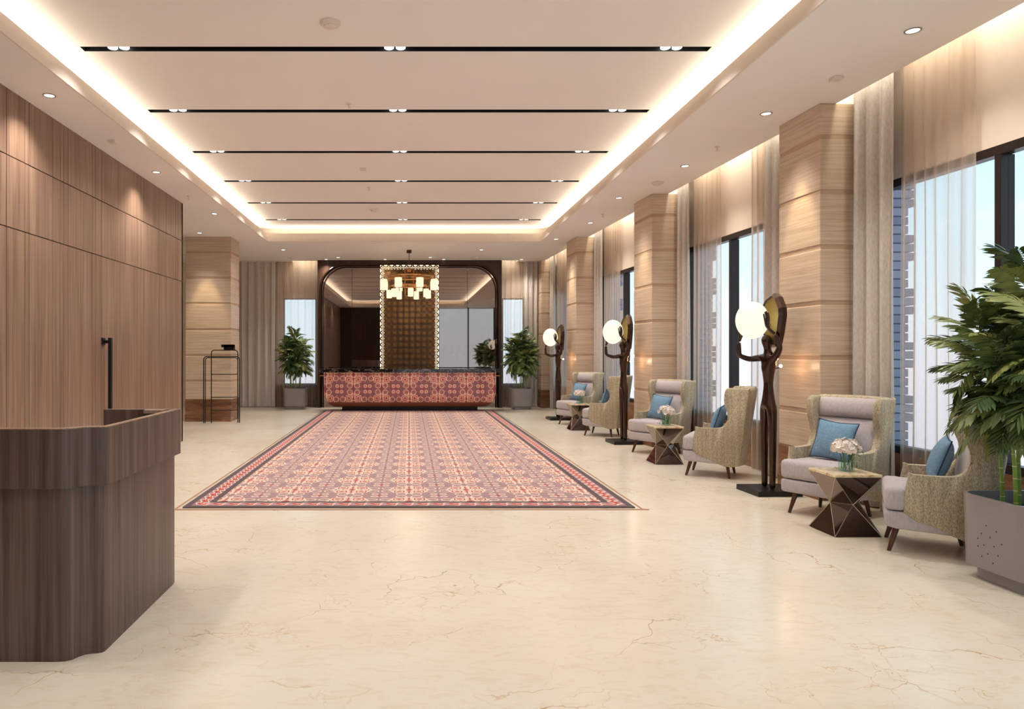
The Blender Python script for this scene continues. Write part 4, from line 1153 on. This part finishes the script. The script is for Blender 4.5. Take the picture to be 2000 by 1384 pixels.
# ------------------------------------------------------------------ figure lamps
def skin(verts, edges, radii, name, mat, root=0, sub=2):
    me = bpy.data.meshes.new(name); me.from_pydata(verts, edges, [])
    o = bpy.data.objects.new(name, me); COL.objects.link(o)
    sk = o.modifiers.new('s', 'SKIN'); sk.use_smooth_shade = True
    for i, r in enumerate(radii):
        d = me.skin_vertices[0].data[i]; d.radius = r if isinstance(r, tuple) else (r, r)
        d.use_root = (i == root)
    ss = o.modifiers.new('u', 'SUBSURF'); ss.levels = sub; ss.render_levels = sub
    dg = bpy.context.evaluated_depsgraph_get(); dg.update()
    new = bpy.data.meshes.new_from_object(o.evaluated_get(dg))
    bpy.data.objects.remove(o)
    new.materials.clear(); new.materials.append(M[mat])
    for p in new.polygons: p.use_smooth = True
    return new
def make_figure():
    t = thing('figure_lamp', '', 'floor lamp', (0, 0, 0), TH, 'bronze figure floor lamps')
    MB().box(-0.235, 0.24, -0.23, 0.23, 0, 0.055).build('base_plate', 'black', t, bevel=0.004)
    V = [(0.0, 0, 1.00),                                             # 0 pelvis
         (0.0, -0.070, 0.88), (0.0, -0.082, 0.62), (0.0, -0.080, 0.34), (0.0, -0.075, 0.05),   # 1-4 near leg
         (0.0, 0.070, 0.88), (0.0, 0.082, 0.62), (0.0, 0.080, 0.34), (0.0, 0.075, 0.05),       # 5-8 far leg
         (0.0, 0, 1.16), (0.0, 0, 1.30), (0.0, 0, 1.43), (0.0, 0, 1.51), (-0.01, 0, 1.56),      # 9 waist 10 chest 11 shoulders 12 neck 13 head base
         (-0.02, 0, 1.63), (-0.02, 0, 1.70),                                                    # 14 head 15 crown
         (0.01, -0.115, 1.45), (0.035, -0.165, 1.56), (-0.02, -0.165, 1.70),           # 16-18 near arm
         (-0.01, 0.115, 1.45), (-0.13, 0.150, 1.43), (-0.245, 0.150, 1.47), (-0.26, 0.125, 1.62)]    # 19-22 far arm
    E_ = [(0, 1), (1, 2), (2, 3), (3, 4), (0, 5), (5, 6), (6, 7), (7, 8), (0, 9), (9, 10), (10, 11), (11, 12), (12, 13), (13, 14), (14, 15),
          (11, 16), (16, 17), (17, 18), (11, 19), (19, 20), (20, 21), (21, 22)]
    RR = [0.070, 0.055, 0.042, 0.036, 0.032, 0.055, 0.042, 0.036, 0.032, 0.048, 0.066, 0.072, 0.034, 0.036,
          0.066, 0.040, 0.042, 0.030, 0.022, 0.042, 0.032, 0.029, 0.021]
    obj('figure', skin(V, E_, RR, 'figure', 'bronze'), t)
    # hands: palm + five fingers reaching round the globe
    gc = Vector((-0.18, 0, 1.85)); GR = (0.168, 0.168, 0.205)
    def onglobe(a, el, k=1.04):            # a: azimuth, el: elevation
        return gc + Vector((GR[0] * k * math.cos(el) * math.cos(a), GR[1] * k * math.cos(el) * math.sin(a), GR[2] * k * math.sin(el)))
    def hand(wrist, az, el, sg, name):
        V = [wrist, onglobe(az, el, 1.10)]; E2 = [(0, 1)]; R2 = [0.018, (0.024, 0.018)]
        for k_, (da, L) in enumerate(((-0.26, 0.50), (-0.12, 0.62), (0.02, 0.66), (0.15, 0.58))):
            b = len(V)
            V += [onglobe(az + da * 0.7 * sg, el + 0.22, 1.08), onglobe(az + da * sg, el + 0.22 + L * 0.5, 1.06), onglobe(az + da * 1.1 * sg, el + 0.22 + L, 1.05)]
            E2 += [(1, b), (b, b + 1), (b + 1, b + 2)]; R2 += [0.011, 0.0095, 0.008]
        b = len(V); V += [onglobe(az + 0.30 * sg, el + 0.05, 1.08), onglobe(az + 0.48 * sg, el + 0.22, 1.06)]; E2 += [(1, b), (b, b + 1)]; R2 += [0.011, 0.0085]
        obj(name, skin([tuple(q) for q in V], E2, R2, name, 'bronze', 1, 1), t)
    hand(Vector((-0.02, -0.165, 1.70)), R(-62), R(-24), 1, 'hand')
    hand(Vector((-0.26, 0.125, 1.62)), R(110), R(-40), -1, 'hand')
    # faceted hood behind the head, gilt inside
    half = [(0.0, 2.145), (0.10, 2.10), (0.195, 1.98), (0.205, 1.90), (0.15, 1.72), (0.075, 1.56)]
    outl = half + [(-y, z) for y, z in reversed(half[1:])]
    n = len(outl)
    def ringv(sc, x): return [(x + 0.03 * (1 - abs(y) / 0.23) * 1.0, y * sc, 1.83 + (z - 1.83) * sc) for y, z in outl]
    a = ringv(1.0, 0.035); b = ringv(0.9, 0.0); c = ringv(0.86, 0.015); d = ringv(0.98, 0.085)
    m = MB(); vs = a + b + c + d; fs = []
    for i in range(n):
        j = (i + 1) % n
        fs += [(i, j, n + j, n + i), (n + i, n + j, 2 * n + j, 2 * n + i), (3 * n + i, 3 * n + j, j, i)]
    fs.append(tuple(range(3 * n, 4 * n)))
    m.add(vs, fs).build('hood', 'bronze', t)
    MB().add(ringv(0.87, 0.016) + ringv(0.86, 0.03), [tuple(range(n))[::-1], tuple(range(n, 2 * n))] + [(i, (i + 1) % n, n + (i + 1) % n, n + i) for i in range(n)]).build('gilt_lining', 'gold', t)
    prof = [(max(0.0, 0.165 * math.cos(R(-90 + 180 * i / 20))), 1.85 + 0.20 * math.sin(R(-90 + 180 * i / 20))) for i in range(21)]
    prof[0] = (0.0, 1.65); prof[-1] = (0.0, 2.05)
    MB().lathe(prof, 32, (-0.18, 0)).build('globe', 'globe', t, smooth=True, angle=180)
    MB().lathe([(0.0, -0.018), (0.013, -0.013), (0.018, 0), (0.013, 0.013), (0, 0.018)], 12, (0.10, -0.06)).build('bulb', 'bulb', t, (0, 0, 1.36), smooth=True)
    MB().tube([(0.03, -0.03, 1.33), (0.10, -0.06, 1.345)], 0.006, 6).build('bulb_arm', 'bronze', t)
    for nm, en, lc, sz in (('bulb_light', 1.0, (0.13, -0.10, 1.36), 0.02),):
        dd = bpy.data.lights.new(nm, 'POINT'); dd.energy = en; dd.color = (1, 0.78, 0.5) if sz > 0.1 else (1, 0.62, 0.35); dd.shadow_soft_size = sz
        lo = bpy.data.objects.new(nm, dd); COL.objects.link(lo); lo.parent = t; lo.location = lc
    return t
f0 = make_figure()
flab = ['nearest bronze figure lamp holding a glowing globe, by the nearest right column', 'middle bronze figure lamp holding a glowing globe, before the second column', 'farthest bronze figure lamp holding a glowing globe, before the third column']
for i, xy in enumerate(((3.86, 7.70), (3.57, 11.93), (3.36, 16.15))):
    a = f0 if i == 0 else dup(f0, flab[i], (0, 0, 0)); a['label'] = flab[i]; a.location = (xy[0], xy[1], 0); a.rotation_euler = (0, 0, TH)

# ------------------------------------------------------------------ potted palms
def rsq(h, r, n=6):
    p = []
    for cx, cy, a0 in ((h - r, h - r, 0), (-h + r, h - r, PI / 2), (-h + r, -h + r, PI), (h - r, -h + r, 3 * PI / 2)):
        for i in range(n + 1): a = a0 + PI / 2 * i / n; p.append((cx + r * math.cos(a), cy + r * math.sin(a)))
    return p
def frond_mesh(rnd, L, droop, nl):
    m = MB(); pts = []
    for i in range(nl + 1):
        u = i / nl; pts.append(Vector((L * u * (1 - 0.25 * droop * u), 0, L * (0.28 * u - droop * 0.75 * u * u))))
    m.tube([tuple(p) for p in pts], [0.0035 * (1 - 0.7 * i / nl) for i in range(nl + 1)], 4)
    for i in range(2, nl + 1):
        u = i / nl; p = pts[i]; tg = (pts[min(i + 1, nl)] - pts[i - 1]).normalized()
        ll = L * 0.40 * (math.sin(PI * (0.18 + 0.72 * u)) ** 0.7) * rnd.uniform(0.85, 1.1); wd = ll * 0.125
        for sy in (-1, 1):
            if i == nl and sy == 1: dr = tg
            else: dr = (tg * (0.55 + 0.4 * u) + Vector((0, sy, 0)) * (1.0 - 0.45 * u) + Vector((0, 0, rnd.uniform(-0.32, 0.02)))).normalized()
            sd = dr.cross(Vector((0, 0, 1))).normalized()
            q1 = p + dr * ll * 0.35; q2 = p + dr * ll * 0.72 + Vector((0, 0, -ll * 0.08)); q3 = p + dr * ll + Vector((0, 0, -ll * 0.22))
            up = Vector((0, 0, wd * 0.35))
            vs = [p, q1 + sd * wd - up * .5, q1 + up * .5, q1 - sd * wd - up * .5, q2 + sd * wd * .75 - up * .5, q2 + up * .4, q2 - sd * wd * .75 - up * .5, q3]
            m.add(vs, [(0, 1, 2), (0, 2, 3), (1, 4, 5, 2), (2, 5, 6, 3), (4, 7, 5), (5, 7, 6)])
    return m.mesh('frond', 'leaf', fix=False, smooth=True, angle=60)
rndp = random.Random(11)
FR = [frond_mesh(rndp, L, dr, n_) for L, dr, n_ in ((0.38, 0.6, 13), (0.36, 0.9, 12), (0.32, 1.1, 12), (0.37, 0.45, 13), (0.30, 0.8, 11))]
def make_palm(name, seed):
    t = thing(name, '', 'potted plant', (0, 0, 0), 0, 'potted palms in grey planters')
    o1 = rsq(0.285, 0.11); n = len(o1)
    vs = [(x, y, 0.09) for x, y in o1] + [(x * 1.03, y * 1.03, 0.56) for x, y in o1] + [(x * 0.97, y * 0.97, 0.56) for x, y in o1] + [(x * 0.95, y * 0.95, 0.46) for x, y in o1]
    fs = [tuple(range(n))[::-1]]
    for l in range(3):
        for i in range(n): fs.append((l * n + i, l * n + (i + 1) % n, (l + 1) * n + (i + 1) % n, (l + 1) * n + i))
    MB().add(vs, fs).build('planter', 'pot', t, smooth=True, angle=50, fix=True)
    MB().prism(rsq(0.235, 0.09), 'z', 0.0, 0.09).build('planter_foot', 'pot', t, smooth=True, angle=50)
    MB().prism(rsq(0.268, 0.10), 'z', 0.44, 0.47).build('soil', 'soil', t)
    m = MB()
    for k_, (yy, zz) in enumerate(((-0.02, .15), (0.07, .17), (0.02, .2), (-0.06, .21), (0.10, .23), (0.05, .25), (-0.03, .26), (-0.09, .29), (0.0, .31), (0.07, .32), (0.1, .28), (-0.05, .36), (0.03, .38))):
        x = -0.2865 - (zz - .09) / .47 * 0.0086
        m.add([(x, yy + 0.0045 * math.cos(a), zz + 0.0055 * math.sin(a)) for a in [i * PI / 4 for i in range(8)]], [tuple(range(8))])
    m.build('drain_holes', 'hole', t)
    rnd = random.Random(seed)
    stems = [(-0.14, -0.02, 1.40), (0.0, 0.12, 1.70), (0.10, -0.08, 1.62), (0.13, 0.09, 1.50), (-0.07, -0.13, 1.55), (0.01, 0.0, 1.84), (-0.11, 0.12, 1.58)]
    tips = []
    for (x, y, h) in stems:
        bx, by = x * 1.75, y * 1.75
        pts = [(x * 1.0 + (bx - x) * u * u, y + (by - y) * u * u, 0.46 + (h - 0.46) * u) for u in [i / 6 for i in range(7)]]
        MB().tube(pts, [0.0125 - 0.004 * i / 6 for i in range(7)], 8).build('cane', 'cane', t, smooth=True)
        m = MB()
        for i in range(1, 12):
            u = i / 12; px_ = x + (bx - x) * u * u; py_ = y + (by - y) * u * u; z = 0.46 + (h - 0.46) * u; r = 0.0132 - 0.004 * u
            m.lathe([(r, z - 0.003), (r + 0.001, z), (r, z + 0.003)], 8, (px_, py_))
        m.build('cane_rings', 'node', t)
        m = MB().tube([(x + (bx - x) * .3, y + (by - y) * .3, 0.46 + (h - .46) * .5), (x + (bx - x) * .5 - 0.012, y + (by - y) * .5, 0.46 + (h - .46) * .62)], [0.013, 0.003], 6)
        m.build('sheath', 'sheath', t)
        tips.append((bx, by, h))
    i = 0
    for (x, y, h) in tips:
        for k_ in range(38):
            u = k_ / 37
            z = h + 0.10 - u * min(0.80, h - 0.95); a = i * 2.39996 + rnd.uniform(-.3, .3)
            o = obj('frond', FR[(i * 3 + k_) % 5], t, (x * (1 - 0.3 * u), y * (1 - 0.3 * u), z)); i += 1
            tilt = -R(58 - 78 * u + rnd.uniform(-12, 12))
            o.rotation_euler = (Matrix.Rotation(a, 4, 'Z') @ Matrix.Rotation(tilt, 4, 'Y') @ Matrix.Rotation(rnd.uniform(-.5, .5), 4, 'X')).to_euler()
            s_ = rnd.uniform(0.85, 1.12); o.scale = (s_, s_, s_)
    return t
pl = make_palm('potted_palm', 3)
plabs = ['large potted palm in a grey planter at the right edge of the picture', 'potted palm in a grey planter left of the reception desk', 'potted palm in a grey planter right of the reception desk', 'potted palm by the entrance glazing, seen only in the mirror']
ploc = [(4.035, 4.62, 0), (-3.04, 19.24, 0), (2.99, 19.18, 0), (3.95, 1.3, 0)]
for i in range(4):
    a = pl if i == 0 else dup(pl, plabs[i], (0, 0, 0)); a['label'] = plabs[i]; a.location = ploc[i]; a.rotation_euler = (0, 0, [0, PI / 2, PI, PI][i])
